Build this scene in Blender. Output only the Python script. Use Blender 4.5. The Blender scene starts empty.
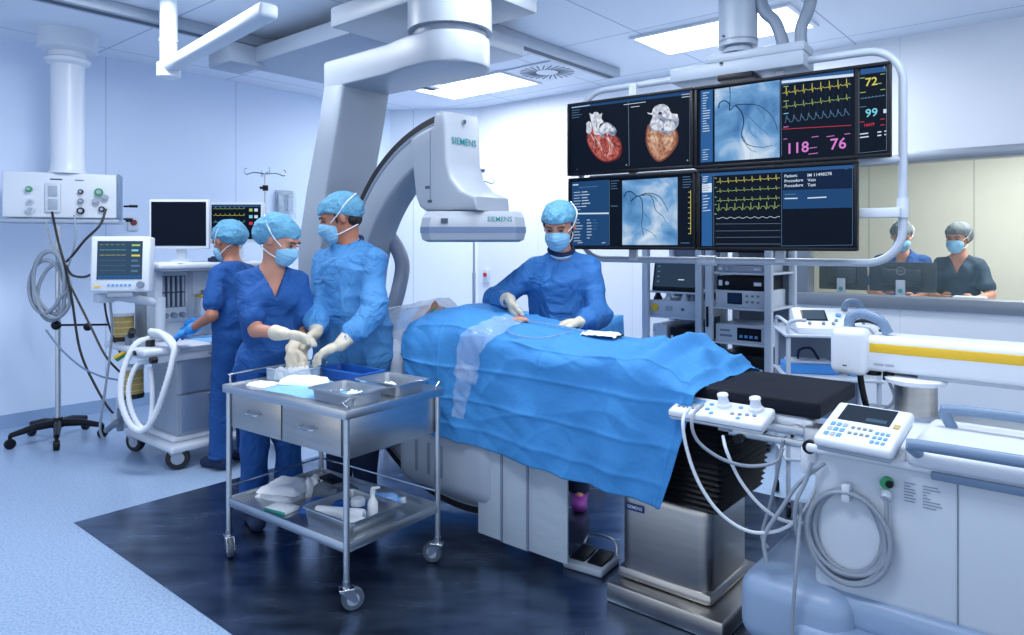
import bpy, bmesh, math, random
import numpy as np
from mathutils import Vector, Matrix, noise as mnoise
R = math.radians
V = Vector
scene = bpy.context.scene
COL = scene.collection

# ------------------------------------------------------------ camera, world, light, exposure
F = 700.0; CH = 1.47; HY = 243.0           # focal length in pixels (1024 wide), lens height, eye-level row
cam_d = bpy.data.cameras.new('camera'); cam = bpy.data.objects.new('camera', cam_d); COL.objects.link(cam)
cam.location = (0, 0, CH); cam.rotation_euler = (R(90), 0, 0)
cam_d.sensor_width = 36; cam_d.lens = 36 * F / 1024; cam_d.shift_y = -(317.5 - HY) / 1024
cam_d.clip_start = .05
scene.camera = cam
scene.view_settings.view_transform = 'Standard'; scene.view_settings.look = 'None'
scene.view_settings.gamma = 1; scene.view_settings.use_curve_mapping = False
scene.view_settings.exposure = 0.85
world = bpy.data.worlds.new('world'); scene.world = world; world.use_nodes = True
world.node_tree.nodes['Background'].inputs[0].default_value = (.82, .90, 1, 1)
world.node_tree.nodes['Background'].inputs[1].default_value = 0.78
PANEL_POWER = 4.6                            # glow of the ceiling light panels
ADDED_LAMPS = [(-.38, 7.2, 20), (1.60, 5.35, 24), (-2.0, 3.9, 30), (0, 3.5, 24), (-.4, 1.5, 24), (1.9, 2.4, 20)]
for i, (x, y, p) in enumerate(ADDED_LAMPS):   # area lamps added at the lit panels and, unseen, elsewhere over the room
    l = bpy.data.lights.new('added_ceiling_lamp', 'AREA'); l.shape = 'RECTANGLE'; l.size = 1.1; l.size_y = .52
    l.energy = p; l.color = (.93, .965, 1)
    o = bpy.data.objects.new('added_ceiling_lamp', l); COL.objects.link(o); o.location = (x, y, 3.068); o.rotation_euler = (0, 0, R(-40))

# ------------------------------------------------------------ helpers
def px(x, y, d):
    """point seen at photo pixel x,y at depth d"""
    return V(((x - 512) / F * d, d, CH - (y - HY) / F * d))
def lin(c):
    return c / 12.92 if c <= .04045 else ((c + .055) / 1.055) ** 2.4
def hx(h):
    if not isinstance(h, str): return tuple(h) + (1,)
    h = h.lstrip('#'); return tuple(lin(int(h[i:i + 2], 16) / 255) for i in (0, 2, 4)) + (1,)
_m = {}
def mat(name, c='#ffffff', rough=.5, metal=0, bump=0, bscale=20, var=0, vscale=6, emit=0, spec=.5, alpha=1, trans=0, stretch=None, bdist=.02, sheen=0, coat=0, dist=0):
    if name in _m: return _m[name]
    m = bpy.data.materials.new(name); m.use_nodes = True; nt = m.node_tree; N = nt.nodes; b = N['Principled BSDF']
    c = hx(c); b.inputs['Base Color'].default_value = c
    b.inputs['Roughness'].default_value = rough; b.inputs['Metallic'].default_value = metal
    b.inputs['Specular IOR Level'].default_value = spec; b.inputs['Alpha'].default_value = alpha
    b.inputs['Transmission Weight'].default_value = trans
    b.inputs['Coat Weight'].default_value = coat
    if emit:
        b.inputs['Emission Color'].default_value = c; b.inputs['Emission Strength'].default_value = emit
    tc = N.new('ShaderNodeTexCoord'); mp = N.new('ShaderNodeMapping'); nt.links.new(tc.outputs['Object'], mp.inputs[0])
    if stretch: mp.inputs['Scale'].default_value = stretch
    if var:
        n = N.new('ShaderNodeTexNoise'); n.inputs['Scale'].default_value = vscale; n.inputs['Detail'].default_value = 3
        nt.links.new(mp.outputs[0], n.inputs[0])
        mx = N.new('ShaderNodeMix'); mx.data_type = 'RGBA'
        mx.inputs[6].default_value = tuple(max(0, k * (1 - var)) for k in c[:3]) + (1,)
        mx.inputs[7].default_value = tuple(min(1, k * (1 + var)) for k in c[:3]) + (1,)
        nt.links.new(n.outputs[0], mx.inputs[0]); nt.links.new(mx.outputs[2], b.inputs['Base Color'])
    if bump:
        n = N.new('ShaderNodeTexNoise'); n.inputs['Scale'].default_value = bscale; n.inputs['Detail'].default_value = 4 if not dist else 2; n.inputs['Distortion'].default_value = dist
        nt.links.new(mp.outputs[0], n.inputs[0])
        bp = N.new('ShaderNodeBump'); bp.inputs['Strength'].default_value = bump; bp.inputs['Distance'].default_value = bdist
        nt.links.new(n.outputs[0], bp.inputs['Height']); nt.links.new(bp.outputs[0], b.inputs['Normal'])
    _m[name] = m; return m
def glow(name, c, s=1.0):
    if name in _m: return _m[name]
    m = bpy.data.materials.new(name); m.use_nodes = True; nt = m.node_tree
    b = nt.nodes['Principled BSDF']; b.inputs['Base Color'].default_value = (.004, .005, .008, 1); b.inputs['Roughness'].default_value = .6; b.inputs['Specular IOR Level'].default_value = .03
    b.inputs['Emission Color'].default_value = hx(c); b.inputs['Emission Strength'].default_value = s * (.55 if s <= 1 else 1)
    _m[name] = m; return m

def glow2(name, c1, c2, s, scale):
    """emissive picture colour broken up by fine noise"""
    m = glow(name, c1, s); nt = m.node_tree; b = nt.nodes['Principled BSDF']; n = nt.nodes.new('ShaderNodeTexNoise'); n.inputs['Scale'].default_value = scale; n.inputs['Detail'].default_value = 5
    tc = nt.nodes.new('ShaderNodeTexCoord'); nt.links.new(tc.outputs['Object'], n.inputs[0]); r = nt.nodes.new('ShaderNodeValToRGB')
    r.color_ramp.elements[0].position = .38; r.color_ramp.elements[0].color = hx(c1); r.color_ramp.elements[1].position = .62; r.color_ramp.elements[1].color = hx(c2)
    nt.links.new(n.outputs[0], r.inputs[0]); nt.links.new(r.outputs[0], b.inputs['Emission Color']); return m

class MB:
    """collects shapes for ONE mesh object"""
    def __init__(s, M=None): s.bm = bmesh.new(); s.M = M or Matrix(); s.mi = 0; s.mats = []
    def use(s, m):
        if m not in s.mats: s.mats.append(m)
        s.mi = s.mats.index(m); return s
    def _fin(s, verts, M=None):
        T = s.M @ M if M else s.M
        for v in verts: v.co = T @ v.co
        for f in {f for v in verts for f in v.link_faces}: f.material_index = s.mi
    def box(s, c, size, rot=None, bev=0, seg=2):
        tb = bmesh.new(); bmesh.ops.create_cube(tb, size=1)
        for v in tb.verts: v.co = V((v.co.x * size[0], v.co.y * size[1], v.co.z * size[2]))
        if bev: bmesh.ops.bevel(tb, geom=tb.edges[:], offset=min(bev, min(size) * .49), segments=seg, affect='EDGES', profile=.5)
        M = Matrix.Translation(V(c)) @ (rot.to_4x4() if rot else Matrix()); s._merge(tb, M); return s
    def bx(s, x0, x1, y0, y1, z0, z1, bev=0, seg=2):
        return s.box(((x0 + x1) / 2, (y0 + y1) / 2, (z0 + z1) / 2), (abs(x1 - x0), abs(y1 - y0), abs(z1 - z0)), None, bev, seg)
    def _merge(s, tb, M=None):
        vm = {}
        T = s.M @ M if M else s.M
        for v in tb.verts: vm[v] = s.bm.verts.new(T @ v.co)
        for f in tb.faces:
            try: nf = s.bm.faces.new([vm[v] for v in f.verts]); nf.material_index = s.mi
            except ValueError: pass
        tb.free()
    def cyl(s, a, b, r, r2=None, n=20, cap=True):
        a, b = V(a), V(b); d = b - a; r2 = r if r2 is None else r2
        tb = bmesh.new(); bmesh.ops.create_cone(tb, cap_ends=cap, segments=n, radius1=r, radius2=max(r2, 1e-5), depth=d.length)
        M = Matrix.Translation((a + b) / 2) @ V((0, 0, 1)).rotation_difference(d.normalized()).to_matrix().to_4x4()
        s._merge(tb, M); return s
    def ell(s, c, r, rot=None, n=20):
        tb = bmesh.new(); bmesh.ops.create_uvsphere(tb, u_segments=n, v_segments=n // 2 + 2, radius=1)
        if not hasattr(r, '__len__'): r = (r, r, r)
        for v in tb.verts: v.co = V((v.co.x * r[0], v.co.y * r[1], v.co.z * r[2]))
        s._merge(tb, Matrix.Translation(V(c)) @ (rot.to_4x4() if rot else Matrix())); return s
    def lathe(s, prof, c=(0, 0, 0), axis=(0, 0, 1), n=28):
        tb = bmesh.new(); rings = []
        for r, z in prof:
            rings.append([tb.verts.new((max(r, 1e-4) * math.cos(2 * math.pi * i / n), max(r, 1e-4) * math.sin(2 * math.pi * i / n), z)) for i in range(n)])
        for A, B in zip(rings, rings[1:]):
            for i in range(n): tb.faces.new((A[i], A[(i + 1) % n], B[(i + 1) % n], B[i]))
        tb.faces.new(rings[0][::-1]); tb.faces.new(rings[-1])
        q = V((0, 0, 1)).rotation_difference(V(axis).normalized()).to_matrix().to_4x4()
        s._merge(tb, Matrix.Translation(V(c)) @ q); return s
    def tube(s, pts, r, n=10, smooth=0, closed=False, cap=True):
        P = [V(p) for p in pts]
        if smooth: P = crom(P, smooth, closed)
        N = len(P); rr = r if hasattr(r, '__len__') else None
        def rad(i):
            if rr is None: return r
            t = i / (N - 1) * (len(rr) - 1); k = min(int(t), len(rr) - 2); return rr[k] + (rr[k + 1] - rr[k]) * (t - k)
        rings = []; up = None
        for i, p in enumerate(P):
            if closed: t = (P[(i + 1) % N] - P[i - 1]).normalized()
            else: t = (P[min(i + 1, N - 1)] - P[max(i - 1, 0)]).normalized()
            if up is None:
                up = V((0, 0, 1)) if abs(t.z) < .9 else V((1, 0, 0))
            x = t.cross(up).normalized(); up = x.cross(t).normalized()
            q = rad(i)
            rings.append([s.bm.verts.new(s.M @ (p + (x * math.cos(2 * math.pi * j / n) + up * math.sin(2 * math.pi * j / n)) * q)) for j in range(n)])
        pairs = list(zip(rings, rings[1:])) + ([(rings[-1], rings[0])] if closed else [])
        for A, B in pairs:
            for i in range(n): s.bm.faces.new((A[i], A[(i + 1) % n], B[(i + 1) % n], B[i])).material_index = s.mi
        if cap and not closed:
            s.bm.faces.new(rings[0][::-1]).material_index = s.mi; s.bm.faces.new(rings[-1]).material_index = s.mi
        return s
    def prism(s, poly, h0, h1, frame=None, bev=0):
        """poly in local x,y extruded along local z h0..h1, then frame"""
        tb = bmesh.new(); A = [tb.verts.new((x, y, h0)) for x, y in poly]; B = [tb.verts.new((x, y, h1)) for x, y in poly]
        n = len(poly)
        for i in range(n): tb.faces.new((A[i], A[(i + 1) % n], B[(i + 1) % n], B[i]))
        f1 = tb.faces.new(A[::-1]); f2 = tb.faces.new(B)
        bmesh.ops.recalc_face_normals(tb, faces=tb.faces[:])
        if bev:
            es = list({e for f in (f1, f2) for e in f.edges})
            bmesh.ops.bevel(tb, geom=es, offset=bev, segments=3, affect='EDGES', profile=.5)
        s._merge(tb, frame); return s
    def face(s, pts):
        s.bm.faces.new([s.bm.verts.new(s.M @ V(p)) for p in pts]).material_index = s.mi; return s
    def raw(s, vs, fs):
        vv = [s.bm.verts.new(s.M @ V(p)) for p in vs]
        for f in fs:
            try: s.bm.faces.new([vv[i] for i in f]).material_index = s.mi
            except ValueError: pass
        return s
    def build(s, name, m=None, parent=None, ang=35, recalc=True, **tags):
        if recalc: bmesh.ops.recalc_face_normals(s.bm, faces=s.bm.faces[:])
        me = bpy.data.meshes.new(name); s.bm.to_mesh(me); s.bm.free()
        for x in (s.mats or ([m] if m else [])): me.materials.append(x)
        for p in me.polygons: p.use_smooth = True
        me.set_sharp_from_angle(angle=R(ang))
        o = bpy.data.objects.new(name, me); COL.objects.link(o)
        if parent: o.parent = parent
        for k, v in tags.items(): o[k] = v
        return o
def crom(P, k, closed=False):
    out = []; n = len(P)
    rng = range(n) if closed else range(n - 1)
    for i in rng:
        p0 = P[i - 1] if (i or closed) else P[0] * 2 - P[1]; p1 = P[i]; p2 = P[(i + 1) % n]
        p3 = P[(i + 2) % n] if (closed or i + 2 < n) else P[-1] * 2 - P[-2]
        for j in range(k):
            t = j / k
            out.append(.5 * ((2 * p1) + (p2 - p0) * t + (2 * p0 - 5 * p1 + 4 * p2 - p3) * t * t + (3 * p1 - p0 - 3 * p2 + p3) * t ** 3))
    if not closed: out.append(P[-1])
    return out
def thing(name, label, cat, loc=(0, 0, 0), rz=0, group=None):
    o = bpy.data.objects.new(name, None); COL.objects.link(o); o.empty_display_size = .1
    o.location = loc; o.rotation_euler = (0, 0, R(rz)); o['label'] = label; o['category'] = cat
    if group: o['group'] = group
    return o
def tag(o, label, cat, group=None):
    o['label'] = label; o['category'] = cat
    if group: o['group'] = group
    return o
def struct(o): o['kind'] = 'structure'; return o
def copy_thing(root, label=None, loc=None, rz=None):
    c = root.copy(); COL.objects.link(c)
    for ch in [o for o in bpy.data.objects if o.parent == root]:
        k = ch.copy(); COL.objects.link(k); k.parent = c
        for g in [o for o in bpy.data.objects if o.parent == ch]:
            q = g.copy(); COL.objects.link(q); q.parent = k
    if label: c['label'] = label
    if loc: c.location = loc
    if rz is not None: c.rotation_euler = (0, 0, R(rz))
    return c
def frm(loc, rz): return Matrix.Translation(V(loc)) @ Matrix.Rotation(R(rz), 4, 'Z')
def basis(o, x, y, z):
    M = Matrix.Identity(4)
    for i, a in enumerate((x, y, z)):
        for j in range(3): M[j][i] = a[j]
    M.translation = V(o); return M
_tc = {}
def text2d(t):
    """built-in lettering as flat verts/faces, height about 0.7 per unit size, origin bottom left"""
    if t in _tc: return _tc[t]
    cu = bpy.data.curves.new('t', 'FONT'); cu.body = t; cu.resolution_u = 2; cu.offset = .012
    o = bpy.data.objects.new('t', cu); COL.objects.link(o); bpy.context.view_layer.update()
    me = o.evaluated_get(bpy.context.evaluated_depsgraph_get()).to_mesh()
    vs = [tuple(v.co) for v in me.vertices]; fs = [tuple(p.vertices) for p in me.polygons]
    o.evaluated_get(bpy.context.evaluated_depsgraph_get()).to_mesh_clear()
    bpy.data.objects.remove(o); bpy.data.curves.remove(cu)
    _tc[t] = (vs, fs); return _tc[t]
def put_text(mb, t, M, w=None, h=None):
    """text on plane of M (x right, y up); fit to width w or cap height h"""
    vs, fs = text2d(t); W = max(v[0] for v in vs) - min(v[0] for v in vs); x0 = min(v[0] for v in vs)
    k = (w / W) if w else h / .72; ky = (h / .72) if h else k
    mb.raw([M @ V(((v[0] - x0) * k, v[1] * ky, 0)) for v in vs], fs)

# ------------------------------------------------------------ implicit-surface modelling for soft bodies
def cap(a, b, r1, r2=None, n=None, fl=1, k=None): return ('c', V(a), V(b), r1, r1 if r2 is None else r2, V(n).normalized() if n is not None else None, fl, k)
def elp(c, r, M=None, k=None): return ('e', V(c), V(r), M, k)
def soft(prims, res, k=.02, disp=None, cuts=None):
    lo = V((9, 9, 9)); hi = -lo
    def bb(p):
        if p[0] == 'c':
            r = max(p[3], p[4]) + .01
            return V([min(p[1][i], p[2][i]) - r for i in range(3)]), V([max(p[1][i], p[2][i]) + r for i in range(3)])
        r = max(p[2]) + .01
        return p[1] - V((r, r, r)), p[1] + V((r, r, r))
    for p in prims:
        a, b = bb(p); lo = V([min(lo[i], a[i]) for i in range(3)]); hi = V([max(hi[i], b[i]) for i in range(3)])
    pad = 3 * res + .012
    lo -= V((pad,) * 3); hi += V((pad,) * 3)
    n = [int((hi[i] - lo[i]) / res) + 2 for i in range(3)]
    ax = [lo[i] + res * np.arange(n[i]) for i in range(3)]
    D = np.full(n, .5, dtype=np.float32)
    for p in prims:
        kk = p[-1] if p[-1] is not None else k
        a, b = bb(p); m = kk + 4 * res + .02
        sl = []
        for i in range(3):
            i0 = max(0, int((a[i] - m - lo[i]) / res)); i1 = min(n[i], int((b[i] + m - lo[i]) / res) + 2); sl.append(slice(i0, i1))
        X = (ax[0][sl[0]][:, None, None]).astype(np.float32); Y = ax[1][sl[1]][None, :, None].astype(np.float32); Z = ax[2][sl[2]][None, None, :].astype(np.float32)
        if p[0] == 'c':
            A, B = p[1], p[2]; nn, fl = p[5], p[6]
            qx = X - A.x + 0 * Y + 0 * Z; qy = Y - A.y + 0 * X + 0 * Z; qz = Z - A.z + 0 * X + 0 * Y
            ba = B - A
            if nn is not None:
                g = (1 / fl - 1); dt = qx * nn.x + qy * nn.y + qz * nn.z
                qx = qx + g * dt * nn.x; qy = qy + g * dt * nn.y; qz = qz + g * dt * nn.z
                ba = ba + nn * (g * ba.dot(nn))
            L = max(ba.dot(ba), 1e-9)
            t = np.clip((qx * ba.x + qy * ba.y + qz * ba.z) / L, 0, 1)
            d = np.sqrt((qx - t * ba.x) ** 2 + (qy - t * ba.y) ** 2 + (qz - t * ba.z) ** 2) - (p[3] + (p[4] - p[3]) * t)
            if nn is not None: d = d * min(1, fl ** .5)
        else:
            c, r, M = p[1], p[2], p[3]
            qx = X - c.x + 0 * Y + 0 * Z; qy = Y - c.y + 0 * X + 0 * Z; qz = Z - c.z + 0 * X + 0 * Y
            if M is not None:
                I = M.inverted()
                qx, qy, qz = (I[0][0] * qx + I[0][1] * qy + I[0][2] * qz, I[1][0] * qx + I[1][1] * qy + I[1][2] * qz, I[2][0] * qx + I[2][1] * qy + I[2][2] * qz)
            k0 = np.sqrt((qx / r.x) ** 2 + (qy / r.y) ** 2 + (qz / r.z) ** 2) + 1e-6
            k1 = np.sqrt((qx / r.x ** 2) ** 2 + (qy / r.y ** 2) ** 2 + (qz / r.z ** 2) ** 2) + 1e-6
            d = k0 * (k0 - 1) / k1
        W = D[sl[0], sl[1], sl[2]]
        h = np.maximum(kk - np.abs(W - d), 0) / kk
        D[sl[0], sl[1], sl[2]] = np.minimum(W, d) - h * h * kk / 4
    X = ax[0][:, None, None]; Y = ax[1][None, :, None]; Z = ax[2][None, None, :]
    if disp is not None: D = D + disp(X, Y, Z).astype(np.float32)
    if cuts is not None:
        for c in cuts: D = np.maximum(D, c(X, Y, Z)).astype(np.float32)
    D[0] = D[-1] = .1; D[:, 0] = D[:, -1] = .1; D[:, :, 0] = D[:, :, -1] = .1
    D[D == 0] = 1e-6
    S = D < 0
    c8 = [(i, j, l) for i in (0, 1) for j in (0, 1) for l in (0, 1)]
    nx, ny, nz = n
    def sub(A, o): return A[o[0]:nx - 1 + o[0], o[1]:ny - 1 + o[1], o[2]:nz - 1 + o[2]]
    cnt = sum(sub(S, o).astype(np.int8) for o in c8)
    act = (cnt > 0) & (cnt < 8)
    idx = -np.ones(act.shape, dtype=np.int64); I = np.argwhere(act); idx[act] = np.arange(len(I))
    acc = np.zeros((len(I), 3)); w = np.zeros(len(I))
    val = {o: D[I[:, 0] + o[0], I[:, 1] + o[1], I[:, 2] + o[2]].astype(np.float64) for o in c8}
    for o in c8:
        for a_ in range(3):
            if o[a_] == 0:
                q = list(o); q[a_] = 1; q = tuple(q)
                va, vb = val[o], val[q]; cr = (va < 0) != (vb < 0)
                t = np.where(cr, va / np.where(cr, va - vb, 1), 0)
                pt = np.zeros((len(I), 3)) + np.array(o); pt[:, a_] = t
                acc += pt * cr[:, None]; w += cr
    P = (I + acc / w[:, None]) * res + np.array(lo)
    faces = []
    for a_ in range(3):
        b_, c_ = (a_ + 1) % 3, (a_ + 2) % 3
        s0 = [slice(None)] * 3; s1 = [slice(None)] * 3; s0[a_] = slice(0, -1); s1[a_] = slice(1, None)
        cr = S[tuple(s0)] != S[tuple(s1)]
        E = np.argwhere(cr); E = E[(E[:, b_] > 0) & (E[:, c_] > 0) & (E[:, b_] < n[b_] - 1) & (E[:, c_] < n[c_] - 1)]
        ins = S[E[:, 0], E[:, 1], E[:, 2]]
        def at(db, dc):
            q = E.copy(); q[:, b_] -= db; q[:, c_] -= dc; return idx[q[:, 0], q[:, 1], q[:, 2]]
        Q = np.stack([at(0, 0), at(1, 0), at(1, 1), at(0, 1)], 1)
        Q[~ins] = Q[~ins][:, ::-1]; faces.append(Q)
    Fc = np.concatenate(faces); Fc = Fc[(Fc >= 0).all(1)]
    return P, Fc
def soft_obj(name, prims, res, m, parent=None, k=.02, disp=None, cuts=None, **tags):
    P, Fc = soft(prims, res, k, disp, cuts)
    me = bpy.data.meshes.new(name)
    me.from_pydata([tuple(p) for p in P], [], [tuple(int(i) for i in f) for f in Fc]); me.update()
    me.materials.append(m)
    for p in me.polygons: p.use_smooth = True
    o = bpy.data.objects.new(name, me); COL.objects.link(o)
    if parent: o.parent = parent
    for a, b in tags.items(): o[a] = b
    return o

# ------------------------------------------------------------ materials
WHITE = mat('white_enamel', '#d5dde8', .35, var=.03)
OFFW = mat('off_white_plastic', '#c3cedb', .4, var=.03)
GREYP = mat('pale_grey_plastic', '#9ba8b9', .42, var=.04)
MIDG = mat('mid_grey_plastic', '#748296', .45, var=.05)
GANTRY = mat('gantry_grey_paint', '#99a3b0', .38, var=.03)
BLUEG = mat('blue_grey_plastic', '#6f88a6', .4, var=.05)
DARK = mat('black_rubber', '#0c0f16', .5, bump=.1, bscale=60)
BLK = mat('black_plastic', '#070b16', .4, var=.1, spec=.25)
PADM = mat('black_vinyl', '#0a1120', .7, spec=.25, bump=.35, bscale=140, bdist=.003)
STEEL = mat('brushed_steel', '#c0c6cc', .32, 1, bump=.06, bscale=40, stretch=(1, 1, 14), bdist=.004, var=.12, vscale=3)
STEELB = mat('worn_steel_sheet', '#b3b1ae', .34, 1, bump=.05, bscale=30, stretch=(1, 1, 10), bdist=.004, var=.15, vscale=5)
CHROME = mat('chrome', '#c9ced4', .14, 1)
TUBEM = mat('pale_tube_paint', '#b3c0d2', .35)
RACKM = mat('rack_frame_paint', '#bcc8d6', .4, var=.03)
TOWEL_ = None
AMBER = mat('amber_granules', '#b09a5e', .4, bump=.5, bscale=90, var=.3, vscale=60)
HOSEW = mat('white_hose', '#dfe6ee', .45)
GOWN = mat('blue_gown_fabric', '#4386c2', .75, bump=.9, bscale=6, dist=2.2, bdist=.03, var=.06)
GOWN2 = mat('deep_blue_gown_fabric', '#2669ae', .75, bump=.9, bscale=6, dist=2.2, bdist=.03, var=.06)
SCRUB = mat('royal_blue_scrubs', '#114d92', .85, bump=.9, bscale=6, dist=2.2, bdist=.03, var=.08)
NAVY = mat('navy_cloth', '#12264a', .85, bump=.3, bscale=12)
TEALS = mat('dark_teal_scrubs', '#1e3b50', .85, bump=.3, bscale=12)
CAPM = mat('sheer_blue_cap_fabric', '#5f9cbd', .8, bump=1, bscale=30, bdist=.02, var=.25, vscale=14)
CAPG = mat('sheer_grey_cap_fabric', '#66737a', .8, bump=.6, bscale=26, var=.15, vscale=14)
MASKM = mat('pale_blue_mask_fabric', '#84bbdc', .8, bump=.25, bscale=40)
STRAP = mat('white_strap', '#e8eef4', .7)
GLOVE = mat('cream_latex', '#cbc3b0', .5, bump=.3, bscale=40, bdist=.006)
GLOVEB = mat('blue_nitrile', '#2f8fe0', .45, bump=.3, bscale=40, bdist=.006)
SKIN = mat('light_skin', '#b98470', .5, var=.08, vscale=12)
SKIN2 = mat('tan_skin', '#a96f58', .5, var=.08, vscale=12)
HAIR = mat('dark_hair', '#1d1512', .6, bump=.6, bscale=120, stretch=(1, 1, .2))
EYEM = mat('eye_dark', '#1a1210', .2)
DRAPE = mat('blue_surgical_drape', '#3583c4', .8, bump=.6, bscale=6, bdist=.03, var=.05, vscale=4)
TOWEL = mat('white_towel', '#e9edf2', .9, bump=.6, bscale=60, bdist=.006)
BLUET = mat('blue_tray_plastic', '#1f5db0', .35)
LBLUE = mat('light_blue_wrap', '#7fb6e6', .8, bump=.4, bscale=18)
CABLE = mat('grey_cable', '#8995a4', .5)
CABLEB = mat('black_cable', '#14171e', .45)
CABLEW = mat('white_cable', '#c9d3de', .45)
RED = mat('red_plastic', '#c02a36', .4)
YEL = mat('yellow_stripe', '#e3b92c', .5)
GREEN = mat('green_plastic', '#2e9a62', .4)
TEALTX = mat('teal_lettering', '#0e7d86', .5)
INKW = mat('white_marking', '#d9e6f4', .5)
INKL = mat('faint_marking', '#8694a8', .6)
INK = mat('dark_marking', '#3f4d60', .6)
INKB = mat('blue_marking', '#5f9ad0', .5)
PURP = mat('purple_shoe', '#7b2a8e', .5)
def clear_mat(name, col, a, rough=.15):
    m = bpy.data.materials.new(name); m.use_nodes = True; nt = m.node_tree; nt.nodes.clear()
    o = nt.nodes.new('ShaderNodeOutputMaterial'); t = nt.nodes.new('ShaderNodeBsdfTransparent'); p = nt.nodes.new('ShaderNodeBsdfPrincipled')
    p.inputs['Base Color'].default_value = hx(col); p.inputs['Roughness'].default_value = rough
    x = nt.nodes.new('ShaderNodeMixShader')
    n = nt.nodes.new('ShaderNodeTexNoise'); n.inputs['Scale'].default_value = 14; n.inputs['Detail'].default_value = 3
    tc = nt.nodes.new('ShaderNodeTexCoord'); nt.links.new(tc.outputs['Object'], n.inputs[0])
    mr = nt.nodes.new('ShaderNodeMapRange'); mr.inputs['To Min'].default_value = a * .6; mr.inputs['To Max'].default_value = min(1, a * 1.4)
    nt.links.new(n.outputs[0], mr.inputs[0]); nt.links.new(mr.outputs[0], x.inputs[0])
    nt.links.new(t.outputs[0], x.inputs[1]); nt.links.new(p.outputs[0], x.inputs[2]); nt.links.new(x.outputs[0], o.inputs[0])
    return m
PLAST = clear_mat('clear_plastic_sheet', '#dbe9fa', .22)
PLAST2 = clear_mat('milky_plastic_cover', '#e3edfa', .5)
CLEAR = clear_mat('clear_acrylic', '#cfe2f4', .3)
GLASS = clear_mat('window_glass', '#9fb4b2', .05, .03)

# ------------------------------------------------------------ the room
RZ = -40.0
EX = V((math.cos(R(RZ)), math.sin(R(RZ)), 0)); EY = V((-EX.y, EX.x, 0))   # room axes: EX along the window wall toward the camera's right, EY away to the right
CEIL = 3.09
def seam_mat(name, col, per, seam, rough=.5, line=.004, tangent=EX, var=.03):
    m = bpy.data.materials.new(name); m.use_nodes = True; nt = m.node_tree; N = nt.nodes; b = N['Principled BSDF']
    b.inputs['Roughness'].default_value = rough
    tc = N.new('ShaderNodeTexCoord'); dt = N.new('ShaderNodeVectorMath'); dt.operation = 'DOT_PRODUCT'; dt.inputs[1].default_value = tuple(tangent)
    nt.links.new(tc.outputs['Object'], dt.inputs[0])
    md = N.new('ShaderNodeMath'); md.operation = 'PINGPONG'; md.inputs[1].default_value = per / 2; nt.links.new(dt.outputs['Value'], md.inputs[0])
    lt = N.new('ShaderNodeMath'); lt.operation = 'LESS_THAN'; lt.inputs[1].default_value = line; nt.links.new(md.outputs[0], lt.inputs[0])
    n = N.new('ShaderNodeTexNoise'); n.inputs['Scale'].default_value = 1.3; nt.links.new(tc.outputs['Object'], n.inputs[0])
    mv = N.new('ShaderNodeMix'); mv.data_type = 'RGBA'; c = hx(col)
    mv.inputs[6].default_value = tuple(k * (1 - var) for k in c[:3]) + (1,); mv.inputs[7].default_value = tuple(min(1, k * (1 + var)) for k in c[:3]) + (1,)
    nt.links.new(n.outputs[0], mv.inputs[0])
    mx = N.new('ShaderNodeMix'); mx.data_type = 'RGBA'; mx.inputs[7].default_value = hx(seam)
    nt.links.new(lt.outputs[0], mx.inputs[0]); nt.links.new(mv.outputs[2], mx.inputs[6]); nt.links.new(mx.outputs[2], b.inputs['Base Color'])
    return m
A0 = V((-3.84, 5.75, 0))                     # a point of the left wall, running along EY
WB0 = A0 + EY * 3.66                         # left wall ends, short back wall begins
WB1 = V((-.408, 8.4, 0))                     # back wall ends, window wall begins, running along EX
WL0 = A0 - EY * 6.0
WR1 = WB1 + EX * 11.0
lw = seam_mat('left_wall_panel', '#cfdff6', 1.2, '#a4b9d8', tangent=EY)
bw = seam_mat('back_wall_panel', '#dfe8f6', 1.2, '#b4c4dc', tangent=V((1, 0, 0)))
rw = seam_mat('window_wall_panel', '#dfe5ee', 1.2, '#c2cbd8', tangent=EX, line=.002)
def wallseg(name, a, b, z0, z1, th, out, m):
    o = out.normalized() * th; mb = MB()
    P = [a, b, b + o, a + o]
    vs = [p + V((0, 0, z)) for z in (z0, z1) for p in P]
    mb.raw(vs, [(0, 1, 2, 3), (4, 5, 6, 7), (0, 1, 5, 4), (1, 2, 6, 5), (2, 3, 7, 6), (3, 0, 4, 7)])
    return struct(mb.build(name, m))
wallseg('wall_left', WL0, WB0, 0, CEIL, .12, -EX, lw)
wallseg('wall_back', WB0, WB1, 0, CEIL, .12, V((0, 1, 0)), bw)
# window wall with an opening
def RW(t, z=0, dep=0): return WB1 + EX * t + EY * dep + V((0, 0, z))
WZ0, WZ1, WT0, WT1 = 1.04, 2.11, 3.78, 8.6
mb = MB()
for (t0, t1, z0, z1) in ((0, WT0, 0, CEIL), (WT1, 11, 0, CEIL), (WT0, WT1, 0, WZ0), (WT0, WT1, WZ1, CEIL)):
    P = [RW(t0), RW(t1), RW(t1, 0, .14), RW(t0, 0, .14)]
    mb.raw([p + V((0, 0, z)) for z in (z0, z1) for p in P], [(0, 1, 2, 3), (4, 5, 6, 7), (0, 1, 5, 4), (1, 2, 6, 5), (2, 3, 7, 6), (3, 0, 4, 7)])
struct(mb.build('wall_right', rw))
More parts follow.
